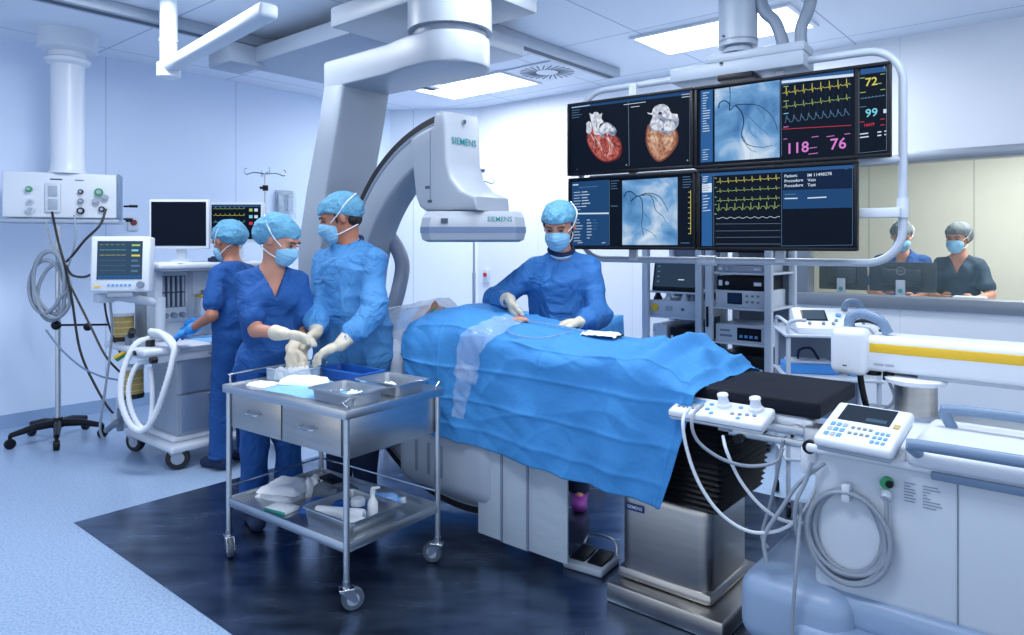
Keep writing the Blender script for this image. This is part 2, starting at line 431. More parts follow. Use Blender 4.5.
# window frame, glass
FR = frm(WB1, RZ)
wf = MB(FR)
fm = mat('window_frame_metal', '#8d97a3', .35, .6)
wf.bx(WT0 - .06, WT1, -.02, .16, WZ1 - .01, WZ1 + .07, .006); wf.bx(WT0 - .06, WT1, -.03, .16, WZ0 - .09, WZ0 + .01, .006); wf.bx(WT0 - .06, WT0 + .04, -.02, .16, WZ0, WZ1, .006)
wf.bx(6.9, 6.96, 0, .12, WZ0, WZ1, .004)
w1 = struct(wf.build('window_1', fm))
g = MB(FR); g.bx(WT0 + .03, WT1, .06, .07, WZ0, WZ1); g.build('window_pane', GLASS, w1)
# floor
def floor_mat():
    m = bpy.data.materials.new('speckled_blue_vinyl'); m.use_nodes = True; nt = m.node_tree; N = nt.nodes; b = N['Principled BSDF']
    tc = N.new('ShaderNodeTexCoord'); n = N.new('ShaderNodeTexNoise'); n.inputs['Scale'].default_value = 90; n.inputs['Detail'].default_value = 4
    nt.links.new(tc.outputs['Object'], n.inputs[0]); cr = N.new('ShaderNodeValToRGB')
    cr.color_ramp.elements[0].position = .35; cr.color_ramp.elements[0].color = hx('#7f9bbd'); cr.color_ramp.elements[1].position = .6; cr.color_ramp.elements[1].color = hx('#a3bad6')
    nt.links.new(n.outputs[0], cr.inputs[0]); nt.links.new(cr.outputs[0], b.inputs['Base Color']); b.inputs['Roughness'].default_value = .28
    return m
def steel_floor_mat():
    m = bpy.data.materials.new('dark_polished_steel_floor'); m.use_nodes = True; nt = m.node_tree; N = nt.nodes; b = N['Principled BSDF']
    tc = N.new('ShaderNodeTexCoord'); n = N.new('ShaderNodeTexNoise'); n.inputs['Scale'].default_value = 3.2; n.inputs['Detail'].default_value = 6
    mp = N.new('ShaderNodeMapping'); mp.inputs['Scale'].default_value = (1, 3, 1); nt.links.new(tc.outputs['Object'], mp.inputs[0]); nt.links.new(mp.outputs[0], n.inputs[0])
    cr = N.new('ShaderNodeValToRGB'); cr.color_ramp.elements[0].position = .3; cr.color_ramp.elements[0].color = hx('#43546d'); cr.color_ramp.elements[1].position = .75; cr.color_ramp.elements[1].color = hx('#72849e')
    nt.links.new(n.outputs[0], cr.inputs[0]); nt.links.new(cr.outputs[0], b.inputs['Base Color'])
    b.inputs['Metallic'].default_value = .9
    mr = N.new('ShaderNodeMapRange'); mr.inputs['To Min'].default_value = .16; mr.inputs['To Max'].default_value = .34
    nt.links.new(n.outputs[0], mr.inputs[0]); nt.links.new(mr.outputs[0], b.inputs['Roughness'])
    return m
mb = MB()
fl = [WL0, WB0, WB1, WR1, WR1 - EY * 9, WL0 + EX * 3 - EY * 3]
mb.raw([p + V((0, 0, z)) for z in (-.1, 0) for p in fl], [tuple(range(5, -1, -1)), tuple(range(6, 12))] + [(i, (i + 1) % 6, 6 + (i + 1) % 6, 6 + i) for i in range(6)])
struct(mb.build('floor', floor_mat()))
S0 = V((-2.30, 3.675, 0))
mb = MB(frm(S0, RZ)); mb.bx(0, 7, -3.4 + 3.4, 2.75, -.02, .003)
struct(mb.build('floor_steel_sheet', steel_floor_mat()))
# coved skirting
bm_ = mat('blue_grey_skirting', '#8aa6c9', .45)
for nm, a, b, inn in (('baseboard_left', WL0, WB0, EX), ('baseboard_back', WB0, WB1, V((0, -1, 0))), ('baseboard_right', WB1, WB1 + EX * 8, -EY)):
    mb = MB(); P = [a, b, b + inn * .012, a + inn * .012]
    mb.raw([p + V((0, 0, z)) for z in (0, .11) for p in P], [(0, 1, 2, 3), (4, 5, 6, 7), (0, 1, 5, 4), (1, 2, 6, 5), (2, 3, 7, 6), (3, 0, 4, 7)])
    struct(mb.build(nm, bm_))
# ceiling with tile joints
def ceil_mat():
    m = bpy.data.materials.new('ceiling_tiles'); m.use_nodes = True; nt = m.node_tree; N = nt.nodes; b = N['Principled BSDF']; b.inputs['Roughness'].default_value = .6
    tc = N.new('ShaderNodeTexCoord'); prev = None
    for ax_, off, per in ((EX, .32, 1.2), (EY, .1, 1.2)):
        dt = N.new('ShaderNodeVectorMath'); dt.operation = 'DOT_PRODUCT'; dt.inputs[1].default_value = tuple(ax_); nt.links.new(tc.outputs['Object'], dt.inputs[0])
        ad = N.new('ShaderNodeMath'); ad.operation = 'ADD'; ad.inputs[1].default_value = off; nt.links.new(dt.outputs['Value'], ad.inputs[0])
        pp = N.new('ShaderNodeMath'); pp.operation = 'PINGPONG'; pp.inputs[1].default_value = per / 2; nt.links.new(ad.outputs[0], pp.inputs[0])
        lt = N.new('ShaderNodeMath'); lt.operation = 'LESS_THAN'; lt.inputs[1].default_value = .006; nt.links.new(pp.outputs[0], lt.inputs[0])
        if prev:
            mx = N.new('ShaderNodeMath'); mx.operation = 'MAXIMUM'; nt.links.new(prev.outputs[0], mx.inputs[0]); nt.links.new(lt.outputs[0], mx.inputs[1]); prev = mx
        else: prev = lt
    mix = N.new('ShaderNodeMix'); mix.data_type = 'RGBA'; mix.inputs[6].default_value = hx('#e2e9f4'); mix.inputs[7].default_value = hx('#a3b2c8')
    nt.links.new(prev.outputs[0], mix.inputs[0]); nt.links.new(mix.outputs[2], b.inputs['Base Color']); return m
mb = MB(); mb.raw([p + V((0, 0, z)) for z in (CEIL, CEIL + .1) for p in fl], [tuple(range(5, -1, -1)), tuple(range(6, 12))] + [(i, (i + 1) % 6, 6 + (i + 1) % 6, 6 + i) for i in range(6)])
struct(mb.build('ceiling', ceil_mat()))
# ceiling light panels
PANEL = glow('light_panel_glow', '#f4f8ff', PANEL_POWER)
def light_panel(c, label):
    t = thing('ceiling_light', label, 'ceiling light', (c[0], c[1], CEIL), RZ)
    mb = MB(); mb.bx(-.62, .62, -.32, -.29, -.02, -.001).bx(-.62, .62, .29, .32, -.02, -.001).bx(-.62, -.59, -.29, .29, -.02, -.001).bx(.59, .62, -.29, .29, -.02, -.001)
    mb.build('frame', WHITE, t)
    mb = MB(); mb.bx(-.59, .59, -.29, .29, -.014, -.002); mb.build('diffuser', PANEL, t)
    return t
light_panel((-.38, 7.2), 'recessed bright ceiling light panel above the far corner, left of the round vent')
light_panel((1.60, 5.35), 'recessed bright ceiling light panel behind the monitor bank mount')
# round slotted air diffuser
t = thing('ceiling_vent', 'square ceiling air vent with swirl slots beside the lit panel', 'air vent', (.33, 6.6, CEIL), RZ)
mb = MB(); mb.bx(-.3, .3, -.3, .3, -.012, -.001, .004); mb.build('face_plate', WHITE, t)
mb = MB()
for i in range(24):
    a = 2 * math.pi * i / 24; c, s = math.cos(a), math.sin(a); c2, s2 = math.cos(a + .35), math.sin(a + .35)
    mb.box((.18 * math.cos(a + .2), .18 * math.sin(a + .2), -.0135), (.16, .012, .004), Matrix.Rotation(a + .5, 3, 'Z'))
mb.build('slots', mat('vent_dark', '#5a6878', .6), t)

# ------------------------------------------------------------ C-arm X-ray gantry (table frame: x toward the foot end, y away from the camera)
T0 = V((1.17, 2.56, 0)); TF = frm(T0, RZ)
def TW(x, y, z=0): return TF @ V((x, y, z))
XC, ZC, RO, RI = -1.78, 1.13, 1.05, .84
gan = thing('x_ray_gantry', 'large grey ceiling-hung C-shaped X-ray gantry arching over the patient', 'X-ray machine', T0, RZ)
XZ = basis((0, 0, 0), (1, 0, 0), (0, 0, 1), (0, -1, 0))     # prism poly (x,z), height along -y
def arc(r, a0, a1, n): return [(XC + r * math.cos(R(a0 + (a1 - a0) * i / n)), ZC + r * math.sin(R(a0 + (a1 - a0) * i / n))) for i in range(n + 1)]
mb = MB().use(GANTRY)
mb.prism(arc(RO, 99, 277, 60) + arc(RI, 277, 99, 60), -.10, .10, XZ, bev=.018)
mb.use(MIDG); mb.prism(arc(RO - .05, 99, 277, 60) + arc(RO - .065, 277, 99, 60), -.103, .103, XZ)
mb.use(DARK); mb.prism(arc(RO - .010, 99, 277, 60) + arc(RO - .042, 277, 99, 60), -.1025, .1025, XZ)
mb.build('c_arm', None, gan, 30)
# detector arm on the upper end of the C
prof = [(-1.885, 2.165), (-1.87, 2.10), (-1.86, 1.90), (-1.83, 1.81), (-1.76, 1.745), (-1.655, 1.705), (-1.65, 1.635), (-2.03, 1.64), (-2.075, 1.665), (-2.105, 1.72), (-2.12, 1.82), (-2.135, 1.93)] + arc(.985, 112, 101, 5) + [(-1.965, 2.135), (-1.95, 2.165)]
mb = MB().use(GANTRY); mb.prism(prof, -.135, .135, XZ, bev=.022)
mb.use(MIDG); mb.prism([(-1.985, 2.07), (-1.985, 1.69), (-1.98, 1.69), (-1.98, 2.07)], .134, .1365, XZ)
mb.use(INK); mb.bx(-2.02, -1.985, -.138, -.134, 1.76, 1.775).bx(-2.0, -1.97, -.138, -.134, 1.685, 1.70)
mb.use(CHROME); mb.cyl((-1.86, .12, 1.87), (-1.86, .15, 1.87), .012).cyl((-1.88, .0, 2.12), (-1.858, 0, 2.12), .012)
da = mb.build('detector_arm', None, gan, 35)
mb = MB().use(TEALTX); put_text(mb, 'SIEMENS', basis((-1.861, -.095, 1.995), (0, 1, 0), (-.05, 0, 1), (1, 0, 0)), w=.19)
mb.build('lettering', None, da)
# flat detector housing, turned square to the room's lens side
DF = frm((-1.83, .05, 0), 40)
mb = MB(DF).use(GANTRY)
def oct_(w, d, c): return [(-w + c, -d), (w - c, -d), (w, -d + c), (w, d - c), (w - c, d), (-w + c, d), (-w, d - c), (-w, -d + c)]
def loft(mb, secs):
    tb = bmesh.new(); rs = [[tb.verts.new((x, y, z)) for x, y in p] for p, z in secs]; n = len(rs[0])
    for A, B in zip(rs, rs[1:]):
        for i in range(n): tb.faces.new((A[i], A[(i + 1) % n], B[(i + 1) % n], B[i]))
    tb.faces.new(rs[0][::-1]); tb.faces.new(rs[-1]); mb._merge(tb)
loft(mb, [(oct_(.235, .20, .04), 1.475), (oct_(.262, .225, .05), 1.487), (oct_(.27, .232, .05), 1.522)])
loft(mb, [(oct_(.27, .232, .05), 1.552), (oct_(.262, .225, .05), 1.60), (oct_(.245, .205, .05), 1.632)])
mb.use(mat('stripe_grey', '#66799a', .4)); loft(mb, [(oct_(.272, .234, .05), 1.522), (oct_(.272, .234, .05), 1.552)])
dt = mb.build('flat_detector', None, gan, 25)
mb = MB(DF).use(TEALTX); put_text(mb, 'SIEMENS', basis((.075, -.2305, 1.580), (1, 0, 0), (0, .15, 1), (0, -1, 0)), w=.125)
mb.build('lettering', None, dt)
mb = MB(DF).use(INK); mb.bx(-.16, -.125, -.236, -.229, 1.57, 1.595); mb.build('status_window', None, dt)
mb = MB().use(GANTRY); mb.cyl((-1.83, .05, 1.62), (-1.83, .05, 1.66), .13); mb.build('detector_collar', None, gan)
# tube housing below the table
mb = MB().use(GREYP); mb.bx(-2.12, -1.42, -.27, .27, .20, .56, .09, 5); mb.use(MIDG); mb.bx(-2.0, -1.56, -.2, .2, .56, .60, .015)
mb.use(MIDG)
for k in range(3): mb.bx(-1.95 + .09 * k, -1.93 + .09 * k, -.274, -.26, .30, .46, .003)
mb.build('tube_housing', None, gan, 35)
# column, pivot, overhead arm
colp = [(-2.70, 2.44), (-2.76, 2.20), (-2.86, 1.85), (-2.93, 1.55), (-2.95, 1.35), (-2.91, 1.05), (-3.12, .98), (-3.20, 1.10), (-3.19, 1.45), (-3.10, 1.80), (-2.97, 2.20), (-2.90, 2.48), (-2.86, 2.56), (-2.72, 2.57), (-2.68, 2.5)]
mb = MB().use(GANTRY)
mb.prism(colp, -.20, .16, XZ, bev=.02); mb.build('column', None, gan, 30)
mb = MB().use(GANTRY); mb.cyl((-3.1, 0, 1.13), (-2.84, 0, 1.13), .15, .17, 32).bx(-2.9, -2.78, -.15, .15, .92, 1.36, .03)
mb.build('pivot_block', None, gan)
mb = MB().use(GANTRY)
armp = [(-2.9, -.16), (-2.3, -.17), (-2.15, -.2)] + [(-1.98 + .22 * math.cos(R(a)), .01 + .22 * math.sin(R(a))) for a in range(-80, 90, 10)] + [(-2.15, .21), (-2.3, .2), (-2.9, .2)]
mb.prism(armp, 2.41, 2.585, Matrix(), bev=.02); mb.build('overhead_arm', None, gan, 30)
mb = MB().use(MIDG); mb.cyl((-1.98, .01, 2.58), (-1.98, .01, 2.62), .2, None, 36).use(GANTRY)
mb.cyl((-1.98, .01, 2.62), (-1.98, .01, 2.90), .23, None, 36); mb.bx(-2.9, -1.75, -.12, .5, 2.80, 2.93, .02); mb.build('swivel_mount', None, gan)
mb = MB().use(GREYP); mb.bx(-4.45, -2.55, .15, 1.37, 2.86, 2.99, .02).use(WHITE).bx(-4.42, -2.6, 1.28, 1.4, 2.88, 2.98, .01)
mb.use(INK).bx(-2.75, -2.73, 1.37, 1.403, 2.9, 2.92).build('ceiling_carriage', None, gan)
# grey flexible hose behind the tall surgeon
mb = MB().use(MIDG)
hp = [px(378, 228, 4.35), px(392, 240, 4.3), px(402, 262, 4.25), px(399, 288, 4.2), px(390, 320, 4.15), px(386, 350, 4.1), px(390, 392, 4.1)]
iv = gan.matrix_world.copy()
Ti = TF.inverted(); mb.tube([Ti @ p for p in hp], .045, 14, 6); mb.build('flexible_hose', None, gan)
# ceiling rails
for i, (x, y0, y1, lb) in enumerate(((-4.37, -2.2, 2.2, 'long ceiling rail nearest the left wall'), (-2.73, -2.6, 2.9, 'long ceiling rail ending beside the round air vent'))):
    t = thing('ceiling_rail', lb, 'rail', TW(x, (y0 + y1) / 2, CEIL), RZ)
    h = (y1 - y0) / 2
    mb = MB().use(GREYP); mb.bx(-.075, .075, -h, h, -.08, -.002, .006); mb.build('rail_body', None, t)
    mb = MB().use(INK); mb.bx(-.03, .03, -h + .02, h - .02, -.083, -.078); mb.build('slot', None, t)
    mb = MB().use(MIDG); mb.bx(-.07, .07, h - .004, h + .012, -.075, -.006, .003).use(INK).cyl((.03, h + .01, -.04), (.03, h + .016, -.04), .012); mb.build('end_cap', None, t)

# ------------------------------------------------------------ operating table
tab = thing('operating_table', 'angiography table with steel pedestal, black bellows and black pad at its foot end', 'operating table', T0, RZ)
mb = MB().use(STEELB)
mb.bx(-.80, -.30, -.27, .30, .0035, .085, .012); mb.build('base_plate', None, tab)
mb = MB().use(STEELB); mb.bx(-.775, -.385, -.20, .19, .085, .47, .05, 5); mb.bx(-.79, -.37, -.21, .20, .085, .14, .03)
mb.use(BLK).bx(-.80, -.775, -.12, .19, .30, .60, .01); pc = mb.build('pedestal', None, tab)
mb = MB().use(mat('badge_blue', '#12357a', .4)); mb.bx(-.745, -.66, -.204, -.199, .375, .405, .003).use(INKW)
put_text(mb, 'SIEMENS', basis((-.737, -.2045, .384), (1, 0, 0), (0, 0, 1), (0, -1, 0)), w=.068); mb.build('badge', None, pc)
mb = MB().use(DARK)
zs = [];
tb = []
for i in range(34):
    z = .45 + .36 * i / 33; off = .012 if i % 2 else 0
    g = .0 + .02 * math.sin(math.pi * i / 33)
    tb.append(([(-.80 - off - g, -.215 - off - g), (-.36 + off + g, -.215 - off - g), (-.345 + off + g, -.2 - off - g), (-.345 + off + g, .20 + off + g), (-.36 + off + g, .215 + off + g), (-.80 - off - g, .215 + off + g), (-.815 - off - g, .2 + off), (-.815 - off - g, -.2 - off)], z))
loft(mb, tb); mb.build('bellows', None, tab, 60)
mb = MB().use(STEEL); mb.bx(-.95, -.12, -.19, .19, .80, .85, .01).use(GREYP).bx(-2.75, -.02, -.215, .215, .85, .868, .004)
mb.use(WHITE).bx(-.30, -.0, -.225, -.12, .80, .862, .01).build('table_top', None, tab)
mb = MB().use(PADM); mb.bx(-1.0, .025, -.228, .23, .868, .93, .014, 3); mb.build('foot_pad', None, tab)
mb = MB().use(PADM); mb.bx(-2.7, -1.01, -.215, .215, .868, .90, .012, 3); mb.build('body_pad', None, tab)
mb = MB().use(STEEL); mb.bx(-1.3, -.02, -.252, -.242, .815, .84, .002).bx(-1.3, .02, .242, .252, .815, .84, .002)
for x in (-1.2, -.75, -.3, -.05):
    for s in (-1, 1): mb.box((x, s * .232, .83), (.03, .03, .03), None, .004)
mb.build('side_rail', None, tab)
# end bracket
mb = MB().use(STEEL); mb.bx(-.02, .05, -.27, -.18, .77, .85, .01).cyl((.02, -.27, .80), (.02, -.31, .80), .018).bx(-.28, .0, -.27, -.255, .775, .80, .003)
mb.use(BLK).cyl((-.24, -.258, .77), (-.24, -.285, .77), .016).cyl((.02, -.31, .80), (.02, -.33, .80), .022)
mb.use(WHITE).bx(-.02, .07, -.30, -.25, .70, .79, .012).build('end_clamp', None, tab)

# lead skirt hanging from the near rail
sk = thing('lead_skirt', 'pale grey lead curtain in three strips hanging from the table below the drape', 'lead curtain', TW(-1.3, -.24, .08), RZ)
zt = .66
for x0, x1, zb in ((-.235, -.085, .0), (-.08, .07, -.005), (.075, .29, .0)):
    mb = MB().use(mat('grey_lead_vinyl', '#a9b8c6', .5, bump=.25, bscale=10)); mb.bx(x0, x1, -.006, .006, zb, zt, .005)
    mb.build('strip', None, sk)
mb = MB().use(MIDG)
for x in (-.0825, .0725): mb.bx(x - .006, x + .006, -.012, -.004, .0, zt, .002)
mb.bx(-.24, .295, -.01, .01, zt, zt + .03, .003); mb.build('seam_strips', None, sk)

# ------------------------------------------------------------ patient and drape
def lerp(t, P):
    if t <= P[0][0]: return P[0][1]
    for (a, b), (c, d) in zip(P, P[1:]):
        if t <= c:
            u = (t - a) / (c - a); u = u * u * (3 - 2 * u); return b + (d - b) * u
    return P[-1][1]
CREST = [(.385, .932), (.44, .965), (.53, 1.045), (.60, 1.06), (.72, 1.045), (.95, 1.02), (1.15, 1.03), (1.4, 1.075), (1.6, 1.115), (1.8, 1.135), (2.0, 1.125), (2.12, 1.11), (2.24, 1.05)]
HEMN = [(.385, .47), (.55, .49), (.9, .48), (1.9, .52), (2.0, .60), (2.25, .74)]
def drape_pt(s, v, off=0):
    """s metres from the foot end, v -1 near hem .. 0 crest .. 1 far hem"""
    zc = lerp(s, CREST); w = .285 + .035 * math.sin(3 * s + .5); a = abs(v); sg = 1 if v > 0 else -1
    zh = lerp(s, HEMN) if v < 0 else .62
    zsh = .90 - (zc - .95) * .1
    if a < .5:                       # crown over the body
        u = a / .5; y = sg * w * math.sin(u * math.pi / 2) ** .9 if u > 0 else 0
        z = zsh + (zc - zsh) * (1 - u * u) ** .62 if u < 1 else zsh
    else:
        u = (a - .5) / .5; y = sg * (w + .035 * u + .012 * math.sin(s * 11 + u * 2.2) * u + .006 * math.sin(s * 27 + 1) * u); z = zsh + (zh - zsh) * u
    # folds and creases
    n = mnoise.noise(V((s * 3.1, v * 2.3, 1.7))) * .022 + mnoise.noise(V((s * 7 + v * 3, v * 6 - s * 2, 4.1))) * .010 + abs(mnoise.noise(V((s * 5 - v * 7, v * 4, 9.3)))) * .010
    grid = 0
    for g in (.43, .78, 1.14, 1.5, 1.86): grid += .007 * math.exp(-abs((s - g) / .007))
    for g in (-.9, -.73, -.53, -.33, -.12, .2): grid += .007 * math.exp(-abs((v - g) / .010))
    # radiating tent folds below the feet
    fx = s - .56; ft = math.exp(-(fx / .25) ** 2)
    n += ft * .022 * math.sin(math.atan2(fx, .25 + a) * 16)
    n += .016 * (.6 - abs(mnoise.noise(V((s * 2.6 + v * 2.2, v * 1.8 - s * 1.1, 12.3)))) ** .5)
    k = n + grid + off
    ny = sg * min(1, a / .5); nz = max(0, 1 - a / .6)
    L = math.hypot(ny, nz) or 1
    lim = .4 if s < .42 else 1
    un = max(0, (a - .5) / .5) if v < 0 else 0
    s2 = s + un * .13 * math.exp(-(s - .385) / .25) - max(0, s - 1.6) / .64 * (.15 + .13 * min(1, a * 1.3))
    return V((-s2, y + ny / L * k * lim, z + nz / L * k * lim))
dr = thing('surgical_drape', 'large creased blue surgical drape covering the patient and hanging over the table side', 'surgical drape', T0, RZ)
mb = MB().use(DRAPE); NS, NV = 300, 230
vs = [drape_pt(.385 + (2.24 - .385) * i / NS, -1 + 2 * j / NV) for i in range(NS + 1) for j in range(NV + 1)]
fs = [(i * (NV + 1) + j, i * (NV + 1) + j + 1, (i + 1) * (NV + 1) + j + 1, (i + 1) * (NV + 1) + j) for i in range(NS) for j in range(NV)]
mb.raw(vs, fs); o = mb.build('sheet', None, dr, 180); sm = o.modifiers.new('t', 'SOLIDIFY'); sm.thickness = .003; sm.offset = -1
# slit window over the groin, clear adhesive strip down the near side
mb = MB().use(PLAST)
def strip(mb, pts, wid, off, n=40):
    vs = []
    C = crom([V((p[0], p[1], 0)) for p in pts], n // (len(pts) - 1))
    for i, c in enumerate(C):
        t = (C[min(i + 1, len(C) - 1)] - C[max(i - 1, 0)]).normalized(); nn = V((-t.y, t.x, 0)); f = i / (len(C) - 1)
        w = wid[0] + (wid[1] - wid[0]) * f
        for j in range(-4, 5):
            q = c + nn * w * j / 4; vs.append(drape_pt(q.x, q.y, off + .006 * math.sin(i * .7 + j) * math.sin(i * .33)))
    m = len(C); mb.raw(vs, [(i * 9 + j, i * 9 + j + 1, (i + 1) * 9 + j + 1, (i + 1) * 9 + j) for i in range(m - 1) for j in range(8)])
strip(mb, [(1.46, -.05), (1.5, -.28), (1.58, -.45), (1.62, -.60)], (.07, .09), .012)
strip(mb, [(1.60, -.50), (1.62, -.66), (1.63, -.84)], (.07, .05), .016)
mb.build('clear_adhesive_strip', None, dr, 180)
# head-end clear cover
mb = MB().use(PLAST2)
vs = []; NA, NB = 36, 30
for i in range(NA + 1):
    for j in range(NB + 1):
        s = 2.02 + .52 * i / NA; v = -1 + 2 * j / NB; u = i / NA
        w = .20 + .12 * abs(v) * u
        z = .93 + (.24 - .10 * u) * (1 - v * v) ** .7 + .012 * mnoise.noise(V((s * 12, v * 5, 2)))
        y = v * (.20 + .07 * u) + .014 * mnoise.noise(V((s * 9, v * 8, 7)))
        if abs(v) > .8: z -= (abs(v) - .8) * (.9 + .5 * math.sin(s * 20))
        vs.append((-s, y, z))
mb.raw(vs, [(i * (NB + 1) + j, i * (NB + 1) + j + 1, (i + 1) * (NB + 1) + j + 1, (i + 1) * (NB + 1) + j) for i in range(NA) for j in range(NB)])
mb.build('clear_head_cover', None, dr, 180)

hs = thing('head_sheet', 'rumpled white sheet and pillow under the patient head beside the C-shaped arm', 'sheet', TW(-2.3, 0, .9), RZ)
mb = MB().use(mat('white_sheet', '#cdd8e6', .85, bump=.6, bscale=16)); vs = []; NA = 40
for i in range(NA + 1):
    for j in range(NA + 1):
        u, v = i / NA * 2 - 1, j / NA * 2 - 1
        y = v * .25; x = u * .26; z = .012 + .05 * max(0, 1 - u * u) ** .5 * max(0, 1 - v * v) ** .5 + .014 * mnoise.noise(V((u * 4, v * 4, 5)))
        if abs(v) > .82: e = (abs(v) - .82) / .18; z -= e * .26; y = math.copysign(.245 + .02 * math.sin(u * 14) * e, v)
        if u > .86: x = .2 + .03 * e if abs(v) > .82 else .22
        vs.append((x, y, z))
mb.raw(vs, [(i * (NA + 1) + j, i * (NA + 1) + j + 1, (i + 1) * (NA + 1) + j + 1, (i + 1) * (NA + 1) + j) for i in range(NA) for j in range(NA)]); mb.build('sheet', None, hs, 180)
pt = thing('person', 'patient lying on the table under the blue drape, part of the face showing', 'person', TW(-1.5, 0, .9), RZ)
def P_(x, y, z): return V((x * .915 + 1.5, y, z - .9 + (.02 if x < -2.2 else 0)))
prims = [elp(P_(-2.33, 0, 1.01), (.105, .075, .09)), elp(P_(-2.27, 0, 1.05), (.06, .055, .055)), elp(P_(-2.285, 0, 1.11), (.022, .013, .02), None, .01),
         elp(P_(-2.35, 0, 1.085), (.05, .05, .012), None, .01), cap(P_(-2.25, 0, .98), P_(-2.1, 0, .97), .05, .055),
         cap(P_(-2.08, -.14, .96), P_(-2.08, .14, .96), .055), cap(P_(-1.95, 0, .97), P_(-1.45, 0, .96), .15, .14, (0, 0, 1), .5),
         cap(P_(-1.42, -.08, .96), P_(-.98, -.09, .95), .075, .055), cap(P_(-1.42, .08, .96), P_(-.98, .09, .95), .075, .055),
         cap(P_(-.98, -.09, .95), P_(-.62, -.09, .95), .05, .035), cap(P_(-.98, .09, .95), P_(-.62, .09, .95), .05, .035),
         cap(P_(-.62, -.09, .95), P_(-.58, -.09, .985), .035, .022), cap(P_(-.62, .09, .95), P_(-.58, .09, .985), .035, .022),
         cap(P_(-2.02, -.18, .95), P_(-1.75, -.2, .94), .04, .034), cap(P_(-2.02, .18, .95), P_(-1.75, .2, .94), .04, .034),
         cap(P_(-1.75, -.2, .94), P_(-1.52, -.19, .94), .034, .026), cap(P_(-1.75, .2, .94), P_(-1.52, .19, .94), .034, .026),
         cap(P_(-1.52, -.19, .94), P_(-1.42, -.18, .94), .032, .02), cap(P_(-1.52, .19, .94), P_(-1.42, .18, .94), .032, .02)]
soft_obj('body', prims, .009, SKIN, pt)
mb = MB(Matrix.Translation((1.5, 0, -.9))).use(GREEN); mb.tube([(-2.08, -.055, 1.04), (-2.055, -.04, 1.105), (-2.055, .04, 1.105), (-2.08, .055, 1.04)], .006, 8, 5)
mb.build('oxygen_tube', None, pt)
# puncture site: tilted skin patch of the wrist raised on the drape
t = thing('surgical_site_opening', 'small opening in the drape showing skin under the surgeon\'s fingers', 'drape opening', (0, 0, 0), 0)
c = TF @ drape_pt(1.46, -.02, .0); t.location = c
mb = MB(frm((0, 0, 0), RZ)).use(SKIN); mb.ell((0, 0, .006), (.055, .028, .016), None, 20); mb.build('skin', None, t)
mb = MB(frm((0, 0, 0), RZ)).use(RED); mb.ell((.0, 0, .0205), (.012, .006, .003)).use(CLEAR).tube([(0, 0, .022), (.03, -.01, .05), (.02, -.04, .075)], .003, 8, 5); mb.build('catheter_sheath', None, t)

# gauze pad and clamp lying on the drape
c = TF @ drape_pt(1.02, .04, -.004)
t = thing('gauze_pad', 'folded white gauze pad lying on the blue drape beside the surgeon\'s left hand', 'gauze', c, RZ + 8)
mb = MB().use(TOWEL)
vs = []
for i in range(17):
    for j in range(13):
        x = -.085 + .17 * i / 16; y = -.05 + .1 * j / 12; e = min(1, (1 - abs(x / .087)) * 8) * min(1, (1 - abs(y / .052)) * 8)
        vs.append((x * (1 + .06 * math.sin(j)), y * (1 + .05 * math.sin(i * 1.3)), .004 + .02 * max(0, e) ** .5 + .006 * mnoise.noise(V((i * .5, j * .6, 0)))))
mb.raw(vs, [(i * 13 + j, i * 13 + j + 1, (i + 1) * 13 + j + 1, (i + 1) * 13 + j) for i in range(16) for j in range(12)])
o = mb.build('pad', None, t, 180)
mb = MB().use(DARK); mb.tube([(.07, -.03, .012), (.1, 0, .015), (.09, .04, .014), (.05, .06, .01)], .004, 8, 5); mb.build('binding_cord', None, t)
t = thing('guide_wire', 'thin dark wire curving across the drape toward the white gauze', 'guide wire', TF @ drape_pt(1.3, -.1, .01), 0)
mb = MB(Matrix.Translation(-t.location)).use(CABLE); mb.tube([TF @ drape_pt(s, v, .012) for s, v in ((1.42, -.03), (1.34, -.02), (1.25, .0), (1.15, .02), (1.06, .03))], .0022, 6, 6)
mb.tube([TF @ drape_pt(s, v, .012) for s, v in ((1.44, -.2), (1.36, -.26), (1.26, -.22), (1.18, -.16), (1.12, -.05))], .0022, 6, 6); mb.build('wire', None, t)

# table-side control panel
cp = thing('bedside_control_box', 'white bedside control box with two knobs clipped to the table rail', 'control panel', TW(-.29, -.30, .855), RZ)
rt = Matrix.Rotation(R(14), 3, 'X')
mb = MB(rt.to_4x4()).use(WHITE); mb.bx(-.18, .17, -.07, .07, -.02, .02, .012, 3); mb.use(MIDG).bx(-.178, .168, -.072, .072, -.004, -.001)
mb.build('housing', None, cp)
for x, y in ((.0, .022), (.115, .03)):
    k = MB(rt.to_4x4()).use(WHITE); k.lathe([(.026, .02), (.026, .03), (.02, .036), (.017, .056), (.02, .062), (.019, .068), (.01, .07)], (x, y, 0), n=20); k.build('knob', None, cp)
k = MB(rt.to_4x4()).use(WHITE); k.bx(-.19, -.15, .035, .075, .01, .055, .01); k.build('rail_grip', None, cp)
mb = MB(rt.to_4x4()).use(INKB); mb.bx(-.115, -.075, .01, .04, .02, .0225); mb.build('display', None, cp)
for x, y, r, m in [(-.15 + .018 * i, -.03, .006, MIDG) for i in range(5)] + [(.05 + .025 * i, -.025 + .004 * i, .007, MIDG) for i in range(4)] + [(x, y, .008, INKB) for x, y in ((-.045, .02), (-.045, -.02), (.06, .03), (-.02, -.045), (.08, -.05))]:
    mb = MB(rt.to_4x4()).use(m); mb.cyl((x, y, .02), (x, y, .0235), r); mb.build('button', None, cp)
mb = MB().use(GREYP); mb.bx(-.03, .03, .03, .06, -.07, -.02, .004); mb.build('rail_clamp', None, cp)
